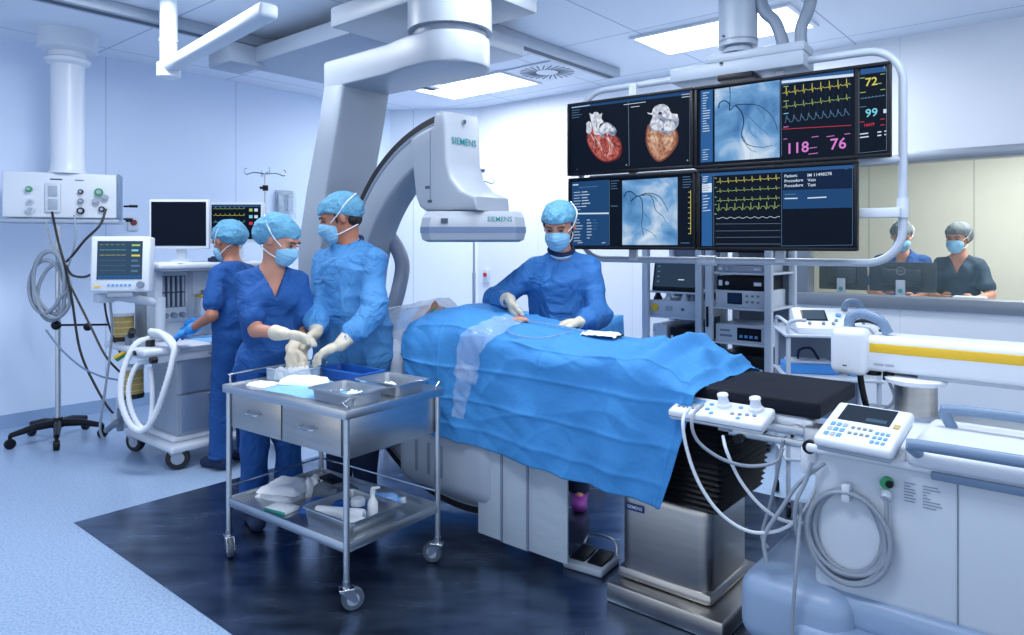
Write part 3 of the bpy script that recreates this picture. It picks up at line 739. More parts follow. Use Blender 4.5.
# cables of the box
def cable(name, label, pts, r, m, k=8, cat='cable'):
    c = V(pts[0]); o = MB(Matrix.Translation(-c)).use(m).tube(pts, r, 8, k).build(name); o.location = c; return tag(o, label, cat)
cable('control_cable', 'white cable looping down from the left end of the bedside control box', [px(690, 408, 2.50), px(683, 420, 2.40), px(687, 450, 2.38), px(700, 485, 2.36), px(722, 515, 2.34), px(752, 532, 2.32), px(785, 528, 2.32), px(808, 505, 2.32), px(818, 480, 2.31)], .006, CABLEW)
cable('control_cable', 'white cable hanging from the middle of the bedside control box', [px(723, 436, 2.44), px(727, 452, 2.40), px(740, 480, 2.38), px(760, 505, 2.36), px(782, 520, 2.36), px(808, 524, 2.33)], .006, CABLEW)
cable('control_cable', 'grey cable curving from the control box front toward the table-end clamp', [px(703, 404, 2.47), px(692, 418, 2.38), px(697, 440, 2.37), px(720, 458, 2.37), px(748, 466, 2.37), px(775, 462, 2.36), px(783, 448, 2.36)], .006, CABLE)
cable('control_cable', 'dark cable dropping from the table-end clamp behind the white cables', [px(783, 440, 2.40), px(778, 470, 2.42), px(770, 505, 2.44), px(762, 535, 2.44), px(768, 548, 2.42)], .006, CABLE)
cable('control_cable', 'dark cable hanging at the corner of the console beside the display', [px(812, 462, 2.26), px(806, 480, 2.27), px(797, 500, 2.27), px(795, 520, 2.28), px(800, 545, 2.28)], .007, CABLE)

# foot switch
t = thing('foot_pedal', 'grey two-button foot switch on the steel floor beside the pedestal', 'foot switch', (.365, 3.19, .0035), -34)
mb = MB().use(GREYP); mb.bx(-.10, .10, -.10, .09, 0, .035, .012, 3); mb.build('base', None, t)
mb = MB().use(BLK); mb.box((-.045, .0, .042), (.075, .13, .016), Matrix.Rotation(R(6), 3, 'X'), .005); mb.build('pedal', None, t)
mb = MB().use(BLK); mb.box((.045, .0, .042), (.075, .13, .016), Matrix.Rotation(R(6), 3, 'X'), .005); mb.build('pedal', None, t)
mb = MB().use(STEEL); mb.tube([(-.09, .08, .03), (-.06, .1, .09), (.06, .1, .09), (.09, .08, .03)], .006, 8, 5); mb.build('guard_bar', None, t)

# ------------------------------------------------------------ monitor bank
M0 = V((.36, 4.6, 0)); MA = math.degrees(math.atan2(-.586, .81)); MFm = frm(M0, MA)
def UZ(x, y):
    f = (x - 512) / F; u = (4.6 * f - .36) / (.81 + .586 * f); d = 4.6 - .586 * u; return u, CH - (y - HY) / F * d
sc = {k: glow('screen_' + k, v[0], v[1]) for k, v in dict(black=('#04101f', .8), navy=('#0a1f3e', 1), panel=('#2b62a0', .9), panel2=('#1d4878', .9), bar=('#2f5f97', .9), white=('#cfe0f2', 1), green=('#a9c87a', .9), yellow=('#d6cf62', 1), cyan=('#7fd3e8', 1), red=('#cc3b52', 1), pink=('#d37fd0', 1), grid=('#5f87ad', .8), ves=('#16304c', .6), ves2=('#4a7098', .8),
      hred=('#a84a42', .9), hred2=('#6e2a2a', .8), hred3=('#c9776a', .9), hwh=('#cfd6e6', .95), hgr=('#7f8ba6', .8), htan=('#b08066', .9), htan2=('#85513f', .85), htan3=('#cfa68a', .9), line=('#7b93ae', .7)).items()}
for k_, a_, b_ in (('hred', '#7d2f2c', '#c4685c'), ('hred3', '#a8544a', '#dd9a8c'), ('hwh', '#a9b2c6', '#eef2fa'), ('hgr', '#66718c', '#aab4c8'), ('htan', '#94604a', '#c9997c'), ('htan3', '#b07f66', '#e0bfa6')):
    sc[k_] = glow2('picture_' + k_, a_, b_, .95, 55)
def angio_mat():
    m = bpy.data.materials.new('angiogram_image'); m.use_nodes = True; nt = m.node_tree; N = nt.nodes; b = N['Principled BSDF']
    b.inputs['Base Color'].default_value = (.004, .005, .008, 1); b.inputs['Roughness'].default_value = .5; b.inputs['Specular IOR Level'].default_value = .12
    tc = N.new('ShaderNodeTexCoord'); n = N.new('ShaderNodeTexNoise'); n.inputs['Scale'].default_value = 5.5; n.inputs['Detail'].default_value = 5; n.inputs['Distortion'].default_value = .6
    nt.links.new(tc.outputs['Object'], n.inputs[0]); cr = N.new('ShaderNodeValToRGB')
    for p, c in ((.32, '#2f6ba6'), (.5, '#6ba3d6')): pass
    cr.color_ramp.elements[0].position = .3; cr.color_ramp.elements[0].color = hx('#2f6ba8'); cr.color_ramp.elements[1].position = .72; cr.color_ramp.elements[1].color = hx('#dcebfa')
    e = cr.color_ramp.elements.new(.5); e.color = hx('#6fa5d8')
    nt.links.new(n.outputs[0], cr.inputs[0]); nt.links.new(cr.outputs[0], b.inputs['Emission Color']); b.inputs['Emission Strength'].default_value = .5
    return m
ANG = angio_mat()
class Scr:
    """flat picture content of one screen, drawn as coloured regions on the screen face"""
    def __init__(s, org): s.mb = MB(); s.org = org; s.l = 0
    def P(s, x, y, l=None):
        u, z = UZ(x, y); l = s.l if l is None else l
        return V((u - s.org[0], -.0006 * l, z - s.org[1]))
    def poly(s, m, pts, l): s.mb.use(m); s.mb.face([s.P(x, y, l) for x, y in pts]); return s
    def rect(s, m, x0, y0a, x1, y0b, y1b, y1a, l): return s.poly(m, [(x0, y0a), (x1, y0b), (x1, y1b), (x0, y1a)], l)
    def line(s, m, pts, w, l, w2=None):
        s.mb.use(m); P = [s.P(x, y, l) for x, y in pts]; n = len(P); vs = []
        for i, p in enumerate(P):
            t = (P[min(i + 1, n - 1)] - P[max(i - 1, 0)]).normalized(); q = V((-t.z, 0, t.x)) * ((w + ((w2 if w2 is not None else w) - w) * i / (n - 1)) / 2)
            vs += [p + q, p - q]
        s.mb.raw(vs, [(2 * i, 2 * i + 1, 2 * i + 3, 2 * i + 2) for i in range(n - 1)]); return s
    def curve(s, m, pts, w, l, w2=None): return s.line(m, [(p.x, p.y) for p in crom([V((a, b, 0)) for a, b in pts], 6)], w, l, w2)
    def blob(s, m, pts, l):
        s.mb.use(m); Q = crom([V((a, b, 0)) for a, b in pts], 4, True); s.mb.face([s.P(q.x, q.y, l) for q in Q]); return s
    def text(s, m, t, x, y, h, l, sl=0):
        s.mb.use(m); o = s.P(x, y, l); put_text(s.mb, t, basis(o, (1, 0, sl), (0, 0, 1), (0, -1, 0)), h=h); return s
def monitor(label, xs, top, bot, zpad=0):
    """outer corner rows top=(yl,yr) bot=(yl,yr) at columns xs"""
    u0, z1 = UZ(xs[0], top[0]); u1, _ = UZ(xs[1], top[1]); _, z0 = UZ(xs[0], bot[0])
    t = thing('ceiling_monitor', label, 'monitor', MFm @ V((u0, 0, z0)), MA, 'monitors of the ceiling-hung bank')
    W, H = u1 - u0, z1 - z0
    mb = MB().use(BLK); b = .018
    mb.bx(0, W, .012, .06, 0, H, .008); mb.bx(0, W, 0, .014, 0, b, .004).bx(0, W, 0, .014, H - b, H, .004).bx(0, b, 0, .014, b, H - b, .003).bx(W - b, W, 0, .014, b, H - b, .003)
    mb.bx(W * .3, W * .7, .05, .10, H * .2, H * .8, .01)
    mb.build('housing', None, t)
    s = Scr((u0, z0)); s.off = .011
    s.mb.M = Matrix.Translation((0, .0115, 0)); s.mb.use(sc['black']); s.mb.face([(b, 0, b), (W - b, 0, b), (W - b, 0, H - b), (b, 0, H - b)])
    return t, s
random.seed(4)
def ecg(s, m, x0, x1, ya, yb, n, amp, l, w=.0022, kind='qrs'):
    pts = []; N = 14
    for i in range(n):
        for j in range(N):
            f = (i + j / N) / n; x = x0 + (x1 - x0) * f; y = ya + (yb - ya) * f; q = j / N
            if kind == 'qrs': dy = {3: -.12, 5: .1, 6: -1, 7: .45, 9: -.1, 10: -.22, 11: -.15}.get(j, 0)
            elif kind == 'pleth': dy = -.9 * math.exp(-((q - .3) / .1) ** 2) - .45 * math.exp(-((q - .55) / .12) ** 2) + .3
            elif kind == 'saw': dy = (-1 if j == 4 else -.1 + .75 * max(0, math.sin(q * 5)) - .3 * (j in (5, 6)))
            else: dy = .5 * math.sin(q * 6.28)
            pts.append((x, y + dy * amp))
    s.line(m, pts, w, l)
def lines_of_marks(s, m, x, y, n, dy, wmin, wmax, l, sl=-.13, h=.0035):
    for i in range(n):
        w = random.uniform(wmin, wmax); yy = y + i * dy; s.line(m, [(x, yy), (x + w, yy + sl * w)], h, l)
# top left: two heart renderings
t, s = monitor('ceiling-hung monitor at top left showing two three-dimensional hearts', (567, 692.5), (104, 87.5), (176, 168.5))
s.rect(sc['panel2'], 570, 105, 690, 89.8, 94, 108.5, 1)
s.line(sc['line'], [(627.5, 101), (628.5, 166)], .003, 2); s.line(sc['line'], [(689, 93), (689, 162)], .002, 2)
s.line(sc['white'], [(571, 107.5), (589, 105)], .004, 3)
lines_of_marks(s, sc['grid'], 571, 110.5, 4, 2.4, 6, 16, 3); lines_of_marks(s, sc['white'], 623, 104.5, 1, 2, 22, 23, 3); lines_of_marks(s, sc['white'], 630, 107, 1, 2, 8, 10, 3); lines_of_marks(s, sc['white'], 681, 94.5, 2, 2.6, 7, 9, 3)
s.blob(sc['hred2'], [(587, 131), (590, 127), (600, 130), (612, 133), (619, 139), (621.5, 148), (619, 157), (612, 161), (604, 162), (596, 158), (590, 150), (586, 141)], 3)
s.blob(sc['hred'], [(588, 131), (592, 128), (600, 131), (611, 134), (618, 140), (620, 148), (617, 156), (610, 160), (603, 160.5), (596, 156), (590, 148), (587, 140)], 4)
s.blob(sc['hred3'], [(598, 136), (606, 137), (612, 143), (612, 152), (606, 157), (600, 150), (596, 143)], 5)
s.blob(sc['hred'], [(600, 138), (606, 139), (610, 145), (609, 152), (605, 154), (600, 148)], 6)
for pts in ([(606, 132), (608, 140), (609, 150), (606, 158)], [(590, 134), (594, 142), (592, 150)], [(607, 138), (613, 146), (616, 152)], [(594, 136), (600, 146), (602, 154)]): s.curve(sc['hwh'], pts, .004, 7, .001)
s.blob(sc['hwh'], [(586, 127), (586, 123), (589, 121), (591, 124), (591, 130), (589, 134), (586, 132)], 8)
s.blob(sc['hgr'], [(598, 133), (600, 126), (605, 122), (612, 125), (616, 131), (613, 136), (606, 133), (602, 137)], 8)
s.blob(sc['hwh'], [(599, 131), (601, 126), (606, 123), (611, 126), (614, 132), (608, 131), (603, 134)], 9)
s.blob(sc['hwh'], [(590, 118), (589, 113), (592, 114), (594, 112), (597, 112), (599, 114), (602, 113), (601, 118), (603, 122), (599, 125), (599, 134), (594, 134), (592, 126)], 10)
s.curve(sc['hgr'], [(594, 115), (596, 122), (596, 131)], .004, 11, .002)
s.blob(sc['htan2'], [(646, 128), (649, 124), (660, 128), (672, 127), (677, 133), (677, 143), (671, 153), (663, 160), (656, 161), (649, 153), (645, 141)], 3)
s.blob(sc['htan'], [(647, 129), (650, 126), (660, 129), (671, 129), (675.5, 134), (675, 143), (669, 152), (662, 158.5), (656, 159), (650, 151), (646.5, 140)], 4)
s.blob(sc['htan3'], [(650, 132), (656, 132), (657, 142), (656, 152), (651, 145)], 5); s.blob(sc['htan3'], [(664, 134), (671, 133), (672, 141), (666, 149), (663, 144)], 5)
for pts in ([(660, 130), (659, 142), (658, 155)], [(668, 130), (664, 140), (660, 150)], [(652, 130), (655, 140), (658, 148)], [(672, 132), (668, 142), (661, 154)]): s.curve(sc['htan2'], pts, .003, 6, .001)
s.blob(sc['hgr'], [(649, 127), (651, 119), (658, 114), (668, 115), (677, 116), (678, 124), (673, 131), (666, 134), (658, 131), (653, 131)], 7)
s.blob(sc['hwh'], [(650, 124), (653, 119), (660, 120), (663, 126), (659, 130), (653, 129)], 8); s.blob(sc['hwh'], [(664, 124), (668, 121), (674, 123), (674, 129), (669, 131), (664, 130)], 8)
s.blob(sc['hwh'], [(647, 112), (651, 113), (653, 108), (657, 105), (663, 104), (668, 107), (671, 113), (677, 114), (676, 118), (668, 119), (663, 117), (661, 112), (658, 113), (657, 119), (652, 120), (652, 115), (648, 114)], 9)
s.curve(sc['hgr'], [(655, 110), (660, 108), (665, 112), (667, 117)], .003, 10)
s.text(sc['line'], 'L', 576, 170, .012, 4); s.text(sc['white'], 'A', 625, 165.5, .01, 4); s.text(sc['white'], 'A', 686, 161, .01, 4)
s.mb.build('screen', None, t, 180, recalc=False)
# top right: angiogram, traces, vital signs
t, s = monitor('wide ceiling-hung monitor at top right showing an angiogram, heart traces and vital-sign numbers', (694, 890.5), (87, 60), (169, 154.5))
s.rect(sc['panel'], 700, 90.5, 712, 89, 161.5, 162.5, 1); lines_of_marks(s, sc['white'], 702, 93, 16, 2.55, 2.5, 8, 3, h=.004); lines_of_marks(s, sc['white'], 702, 150, 5, 2.4, 3, 7, 3, h=.003)
s.rect(ANG, 714, 89, 779, 79.5, 157, 161.5, 1)
V1 = [[(729, 84), (729.5, 95), (729, 110)], [(718, 108), (719, 103), (724, 100.5), (729, 104), (729, 110), (735, 105), (744, 104), (757, 105), (768, 112), (774, 121), (777, 130)], [(735, 105), (741, 112), (743, 122), (741, 134), (744, 142), (752, 146), (763, 147), (772, 145)], [(743, 112), (752, 120), (760, 128), (768, 134)], [(742, 136), (748, 148), (756, 152)], [(755, 106), (762, 114), (765, 122)], [(748, 122), (750, 132), (756, 138)]]
for i, c in enumerate(V1): s.curve(sc['ves'] if i < 3 else sc['ves2'], c, (.006, .007, .0065, .004, .004, .003, .003)[i], 3, .0025)
s.rect(sc['bar'], 781, 79, 853, 69, 73, 85, 1); s.poly(sc['white'], [(781, 80.5), (853, 73), (853, 76), (781, 83)], 2); s.line(sc['grid'], [(842, 70), (850, 69)], .004, 3)
for x in range(0, 9): s.line(sc['panel2'], [(785 + 8 * x, 86 - x), (785 + 8 * x, 119 - x * .7)], .0008, 2)
ecg(s, sc['yellow'], 782, 851, 93, 84, 8, 6.5, 4); ecg(s, sc['green'], 782, 851, 107, 97.5, 8, 4.5, 4); ecg(s, sc['grid'], 784, 850, 120, 112, 9, 8, 4, .0028, 'pleth')
s.line(sc['red'], [(782, 129), (851, 125)], .003, 4); s.line(sc['line'], [(780, 80), (781, 156)], .002, 3)
for i, y in enumerate((86.5, 101, 113.5, 127)): s.line(sc[('green', 'green', 'cyan', 'pink')[i]], [(783, y), (788, y - .6)], .004, 4)
s.text(sc['pink'], '118', 788, 153.5, .058, 4, .03); s.text(sc['pink'], '76', 830, 149.5, .058, 4, .03)
lines_of_marks(s, sc['pink'], 809, 148, 1, 3, 7, 9, 4); lines_of_marks(s, sc['pink'], 808, 154, 1, 3, 9, 10, 4); lines_of_marks(s, sc['pink'], 811, 137, 1, 3, 7, 8, 4); lines_of_marks(s, sc['pink'], 826, 136.5, 1, 3, 7, 8, 4); lines_of_marks(s, sc['pink'], 844, 134, 1, 3, 5, 6, 4); lines_of_marks(s, sc['pink'], 783, 139, 1, 3, 3, 4, 4)
s.rect(BLK, 854.5, 66, 858, 65, 154, 154.5, 2); s.line(sc['line'], [(858.5, 71), (858.5, 153)], .002, 3); s.line(sc['line'], [(886, 68), (886, 150)], .002, 3); s.line(sc['line'], [(858.5, 153), (886, 150)], .002, 3)
s.rect(sc['bar'], 860, 69, 886, 66, 71, 74.5, 2); s.text(sc['white'], '!', 883.5, 68.5, .014, 4)
s.text(sc['yellow'], '72', 865, 86, .042, 4, .03); s.text(sc['cyan'], '99', 865, 117, .042, 4, .03); s.text(sc['red'], '160/9', 864, 126.5, .016, 4, .03)
lines_of_marks(s, sc['green'], 876, 83.5, 1, 3, 5, 6, 4); lines_of_marks(s, sc['green'], 859.5, 78, 1, 3, 4, 5, 4); lines_of_marks(s, sc['green'], 880, 74, 1, 3, 4, 5, 4); lines_of_marks(s, sc['green'], 859.5, 92.5, 1, 3, 5, 6, 4); lines_of_marks(s, sc['green'], 880, 89.5, 1, 3, 4, 5, 4)
ecg(s, sc['grid'], 860, 885, 98.5, 95, 7, 1.2, 4, .003); lines_of_marks(s, sc['grid'], 859.5, 107, 1, 3, 6, 7, 4); lines_of_marks(s, sc['red'], 859.5, 122, 1, 3, 4, 5, 4); lines_of_marks(s, sc['red'], 880, 119, 2, 6, 4, 5, 4); lines_of_marks(s, sc['white'], 883, 111, 1, 2.6, 3, 3.2, 4, h=.02)
lines_of_marks(s, sc['white'], 859.5, 134, 2, 3.4, 8, 9, 4, h=.006); lines_of_marks(s, sc['white'], 877, 132, 2, 3.4, 4, 5, 4, h=.006); lines_of_marks(s, sc['white'], 884, 131, 2, 3.4, 1.5, 2, 4, h=.006)
s.mb.build('screen', None, t, 180, recalc=False)
# bottom left: patient list and angiogram
t, s = monitor('ceiling-hung monitor at bottom left with text lists and an angiogram beside the masked woman', (568, 694.8), (178.5, 170), (249.3, 250.3))
s.rect(sc['panel2'], 571, 182, 608, 179.5, 245.5, 245.5, 1); s.line(sc['white'], [(571, 213.7), (608, 213.2)], .009, 2); s.line(sc['grid'], [(608.5, 180), (608.5, 245)], .003, 2)
lines_of_marks(s, sc['white'], 572, 185, 1, 3, 5, 6, 3, -.07, .007); lines_of_marks(s, sc['grid'], 578, 187.5, 1, 3, 18, 20, 3, -.07, .004); lines_of_marks(s, sc['white'], 573, 192.5, 7, 2.9, 5, 10, 3, -.07, .003); lines_of_marks(s, sc['white'], 581, 192, 6, 2.9, 4, 9, 3, -.07, .0045)
lines_of_marks(s, sc['white'], 573, 220, 8, 3, 5, 10, 3, -.03, .0035); lines_of_marks(s, sc['white'], 586, 220, 7, 3, 3, 5, 3, -.03, .004); lines_of_marks(s, sc['grid'], 592, 220, 4, 3, 3, 5, 3, -.03, .003); lines_of_marks(s, sc['white'], 577, 243, 1, 3, 4, 5, 3); lines_of_marks(s, sc['white'], 601, 243, 1, 3, 3, 4, 3)
lines_of_marks(s, sc['grid'], 610, 181, 4, 2.6, 5, 9, 3, -.07); s.line(sc['grid'], [(610, 206), (617, 206)], .004, 3)
s.rect(ANG, 621.5, 180.5, 676.5, 177, 245, 245, 1); s.line(sc['line'], [(676.8, 177), (676.8, 245)], .003, 2)
V2 = [[(623, 197), (626, 192), (631, 192), (636, 196), (640, 195.5), (648, 195), (652, 199), (655, 210), (662, 216), (665, 222)], [(630, 201), (637, 196), (641, 200), (642, 212), (641, 226), (643, 236)], [(640, 195), (648, 193), (658, 196), (664, 204), (668, 212)], [(640, 195), (650, 195), (656, 200), (661, 206)], [(642, 212), (648, 218), (650, 224)], [(641, 228), (650, 232), (656, 238)]]
for i, c in enumerate(V2): s.curve(sc['ves'] if i < 3 else sc['ves2'], c, (.007, .007, .006, .005, .0035, .0035)[i], 3, .0025)
lines_of_marks(s, sc['grid'], 682, 177, 5, 2.6, 7, 10, 3, -.07); s.line(sc['yellow'], [(690, 190), (690, 234)], .003, 3)
for i in range(9): s.line(sc['yellow'], [(687.5, 192 + 5.2 * i), (690, 192 + 5.2 * i)], .003, 3)
lines_of_marks(s, sc['grid'], 680, 243, 1, 3, 9, 10, 3, 0)
s.mb.build('screen', None, t, 180, recalc=False)
# bottom right: traces and patient text
t, s = monitor('ceiling-hung monitor at bottom right with rows of traces and a patient text block', (697, 857.2), (170, 160), (250.3, 251.3))
s.rect(sc['bar'], 700, 173.5, 853, 164.5, 168, 176.5, 1); s.rect(sc['panel'], 701, 175, 711.5, 174, 246, 246, 1); s.poly(sc['white'], [(701.5, 183.5), (711, 183), (711, 192), (701.5, 192.5)], 2); lines_of_marks(s, sc['white'], 702, 196, 6, 3, 4, 8, 3, h=.004); lines_of_marks(s, sc['white'], 702, 177, 3, 2.2, 4, 8, 3, h=.004); lines_of_marks(s, sc['panel2'], 702, 184, 4, 2.2, 5, 8, 3, h=.003)
s.line(sc['line'], [(713, 174), (713, 246)], .002, 2)
for k, (ya, yb, m, am, kd) in enumerate(((182, 178, 'yellow', 4, 'qrs'), (191.5, 188, 'green', 3, 'qrs'), (201, 198, 'green', 3, 'qrs'), (208.5, 206, 'green', 5, 'saw'), (218, 217, 'white', 1.3, 'sine'))):
    ecg(s, sc[m], 716, 780, ya, yb, 8, am, 4, .0022, kd); s.line(sc[m], [(714, ya - 4), (716, ya - 4)], .003, 3)
for y, y2 in ((224, 223.5), (231, 230.5), (237.5, 237), (244, 244)): s.line(sc['line'], [(715, y), (780, y2)], .0022, 4)
s.line(sc['grid'], [(781, 172), (781, 246)], .002, 2); s.line(sc['grid'], [(852, 167), (852, 245)], .002, 3); s.line(sc['grid'], [(781, 246), (852, 245)], .002, 3)
s.rect(sc['navy'], 782, 172, 851.5, 168, 187.5, 189.5, 1); s.rect(sc['panel2'], 782, 190, 851.5, 188, 207.5, 209, 2)
for i, (a, b) in enumerate((('Patient:', 'IM 11498278'), ('Procedure', 'Vein'), ('Procedure', 'Test'))):
    y = 177.5 + 4.9 * i; s.text(sc['white'], a, 784, y, .0165, 4, .02); s.text(sc['white'], b, 807, y - .9, .0165, 4, .02)
s.line(sc['grid'], [(784, 194.5), (795, 194)], .004, 4); s.line(sc['white'], [(784, 198.5), (797, 198.2)], .006, 4); s.line(sc['white'], [(807, 198), (826, 197)], .006, 4)
s.text(sc['grid'], 'TEST', 844, 169.5, .006, 4)
s.mb.build('screen', None, t, 180, recalc=False)
# carrier frame, mount and hoses
t = thing('monitor_suspension', 'pale grey tubular hanger frame and ceiling mount carrying the bank of monitors', 'ceiling mount', MFm @ V((1.2, .14, 2.5)), MA)
LM = Matrix.Translation((-1.2, -.14, -2.5))
mb = MB(LM).use(TUBEM)
def fr_pts():
    u0, u1, z0, z1, r = .03, 1.925, 1.365, 2.475, .17; o = []
    for cx, cz, a0 in ((u1 - r, z1 - r, 90), (u1 - r, z0 + r, 0), (u0 + r, z0 + r, -90), (u0 + r, z1 - r, 180)):
        for k in range(9): a = R(a0 - 90 * k / 8); o.append((cx + r * math.cos(a), .14, cz + r * math.sin(a)))
    return o
mb.tube(fr_pts(), .021, 14, closed=True); mb.build('tubular_frame', None, t)
mb = MB(LM).use(OFFW)
mb.cyl((.84, .14, 1.365), (.95, .14, 1.365), .03); mb.cyl((1.925, .14, 1.60), (1.925, .14, 1.70), .028); mb.bx(1.70, 1.92, .07, .12, 1.60, 1.65, .006)
mb.cyl((.1, .14, 1.9), (1.92, .14, 1.9), .018).bx(.4, .45, .1, .13, 1.36, 2.48).bx(1.3, 1.35, .1, .13, 1.36, 2.48); mb.build('brackets', None, t)
mb = MB(LM).use(GREYP)
mb.bx(.70, 1.47, .03, .27, 2.43, 2.515, .015).bx(.92, 1.47, .05, .25, 2.515, 2.57, .015).use(BLK).bx(1.0, 1.2, .02, .2, 2.40, 2.435, .004)
mb.cyl((1.02, .03, 2.50), (1.02, .045, 2.50), .012)
mb.build('mount_box', None, t)
mb = MB(LM).use(GREYP); mb.cyl((1.08, .14, 2.57), (1.08, .14, 2.61), .10, .075, 28).cyl((1.08, .14, 2.61), (1.08, .14, 3.09), .11, None, 32).use(MIDG).cyl((1.08, .14, 2.635), (1.08, .14, 2.645), .1115, None, 32).use(INK).cyl((1.03, .04, 2.66), (1.03, .03, 2.66), .007)
mb.build('ceiling_post', None, t)
mb = MB(LM).use(MIDG); mb.tube([(1.20, .14, 3.08), (1.22, .14, 2.82), (1.29, .14, 2.72), (1.33, .14, 2.60), (1.33, .14, 2.55)], .034, 12, 6)
mb.tube([(1.50, .14, 3.08), (1.48, .14, 2.80), (1.43, .14, 2.66), (1.43, .14, 2.55)], .034, 12, 6); mb.build('cable_hoses', None, t)

def onz(x, y, Z):
    d = (CH - Z) * F / (y - HY); return px(x, y, d)
def mat_rz(m): return m
# ------------------------------------------------------------ instrument trolley
TR0 = V((-.66, 2.79, 0)); TRA = -36.87; TRF = frm(TR0, TRA); TRI = TRF.inverted()
tr = thing('instrument_trolley', 'stainless steel instrument trolley with two drawers and a lower shelf on castors', 'trolley', TR0, TRA)
LX, LY, HT = -.84, .53, .80
mb = MB().use(STEEL)
mb.bx(LX - .02, .02, -.02, LY + .02, HT - .022, HT, .004)
mb.bx(LX - .02, .02, -.022, -.012, HT - .03, HT + .006, .002).bx(LX - .02, .02, LY + .012, LY + .022, HT - .03, HT + .006, .002)
mb.bx(LX - .022, LX - .012, -.02, LY + .02, HT - .03, HT + .006, .002).bx(.012, .022, -.02, LY + .02, HT - .03, HT + .006, .002)
mb.build('tabletop', None, tr)
mb = MB().use(STEEL); mb.bx(LX + .01, -.01, .02, LY, .60, HT - .02, .003); mb.bx(LX + .02, -.02, LY - .01, LY, .61, HT - .02)
mb.build('drawer_case', None, tr)
for x0, x1 in ((LX + .03, -.43), (-.42, -.03)):
    mb = MB().use(STEELB); mb.bx(x0, x1, -.004, .02, .61, HT - .035, .004); d = mb.build('drawer', None, tr)
    c = (x0 + x1) / 2; mb = MB().use(CHROME); mb.tube([(c - .045, -.004, .705), (c - .04, -.028, .70), (c + .04, -.028, .70), (c + .045, -.004, .705)], .0055, 10, 4); mb.build('handle', None, d)
for x, y in ((0, 0), (LX, 0), (0, LY), (LX, LY)):
    mb = MB().use(STEEL); mb.cyl((x, y, .115), (x, y, HT - .02), .0125, None, 16); mb.build('leg', None, tr)
mb = MB().use(STEEL)
mb.bx(LX, 0, 0, LY, .245, .255, .002)
for a, b, c, d in ((LX - .008, .008, -.008, .0), (LX - .008, .008, LY, LY + .008), (LX - .008, LX, 0, LY), (0, .008, 0, LY)): mb.bx(a, b, c, d, .235, .275, .002)
mb.build('lower_shelf', None, tr)
for q in ([(LX, LY, .33), (LX, 0, .33)], [(LX, LY, .33), (0, LY, .33)]): mb = MB().use(CHROME); mb.tube(q, .005, 8); mb.build('shelf_rail', None, tr)
mb = MB().use(CHROME); mb.tube([(LX + .03, -.01, HT), (LX + .03, -.01, HT + .05), (LX + .03, .02, HT + .06), (LX + .03, LY - .03, HT + .06), (LX + .03, LY, HT)], .004, 8, 3); mb.build('guard_rail', None, tr)
mb = MB().use(CHROME); mb.tube([(.0, .02, HT), (0, .02, HT + .05), (0, LY - .02, HT + .05), (0, LY - .02, HT)], .004, 8, 3)
mb.build('guard_rail', None, tr)
def caster(parent, x, y, ztop, r=.045, a=30, m=mat('grey_castor_rubber', '#465262', .5), w=.025, hub=CHROME, z0=.0035):
    Mx = frm((x, y, 0), a); mb = MB(Mx).use(hub)
    zc = z0 + r
    mb.cyl((0, 0, ztop - .03), (0, 0, ztop), .016); mb.bx(-.03, .03, -.022, .022, ztop - .04, ztop - .028, .003)
    for s in (-1, 1): mb.prism([(-.03, ztop - .035), (.03, ztop - .035), (.035 + .012, zc - .012), (.028, zc - .012), (-.012, zc + .02)], -.0012, .0012, basis((0, s * (w / 2 + .004), 0), (1, 0, 0), (0, 0, 1), (0, -1, 0)))
    f = mb.build('caster', None, parent)
    wb = MB(Mx).use(m); wb.lathe([(r * .5, -w / 2), (r * .92, -w / 2), (r, -w / 4), (r, w / 4), (r * .92, w / 2), (r * .5, w / 2)], (.025, 0, zc), (0, 1, 0), 28)
    wb.use(hub if hub != CHROME else GREYP).lathe([(r * .2, -w / 2 - .003), (r * .55, -w / 2 - .001), (r * .55, w / 2 + .001), (r * .2, w / 2 + .003)], (.025, 0, zc), (0, 1, 0), 24)
    wb.build('wheel', None, f); return f
for x, y, a in ((0, 0, 60), (LX, 0, -20), (0, LY, 200), (LX, LY, 100)): caster(tr, x, y, .125, .046, a)

def TRL(x, y, Z): p = TRI @ onz(x, y, Z); return p.x, p.y
# open steel trays
def tray(name, label, cat, cx, cy, z, w, d, h, m, group=None, rz=0, rim=.012, taper=.93):
    t = thing(name, label, cat, TRF @ V((cx, cy, z)), TRA + rz, group)
    mb = MB().use(m); n = 5
    def rr(w, d, r=.02):
        o = []
        for sx, sy, a0 in ((1, -1, -90), (1, 1, 0), (-1, 1, 90), (-1, -1, 180)):
            for k in range(n): a = R(a0 + 90 * k / (n - 1)); o.append((sx * (w / 2 - r) + r * math.cos(a), sy * (d / 2 - r) + r * math.sin(a)))
        return o
    secs = [(rr(w * taper, d * taper), 0), (rr(w, d), h), (rr(w + 2 * rim, d + 2 * rim), h), (rr(w + 2 * rim, d + 2 * rim), h - .003), (rr(w + .002, d + .002), h - .003)]
    rings = [[mb.bm.verts.new((x, y, zz)) for x, y in p] for p, zz in secs]; N = len(rings[0])
    for A, B in zip(rings, rings[1:]):
        for i in range(N): mb.bm.faces.new((A[i], A[(i + 1) % N], B[(i + 1) % N], B[i])).material_index = mb.mi
    mb.bm.faces.new(rings[0][::-1]).material_index = mb.mi
    o = mb.build('pan', None, t, 40, recalc=False); s = o.modifiers.new('t', 'SOLIDIFY'); s.thickness = .002; return t
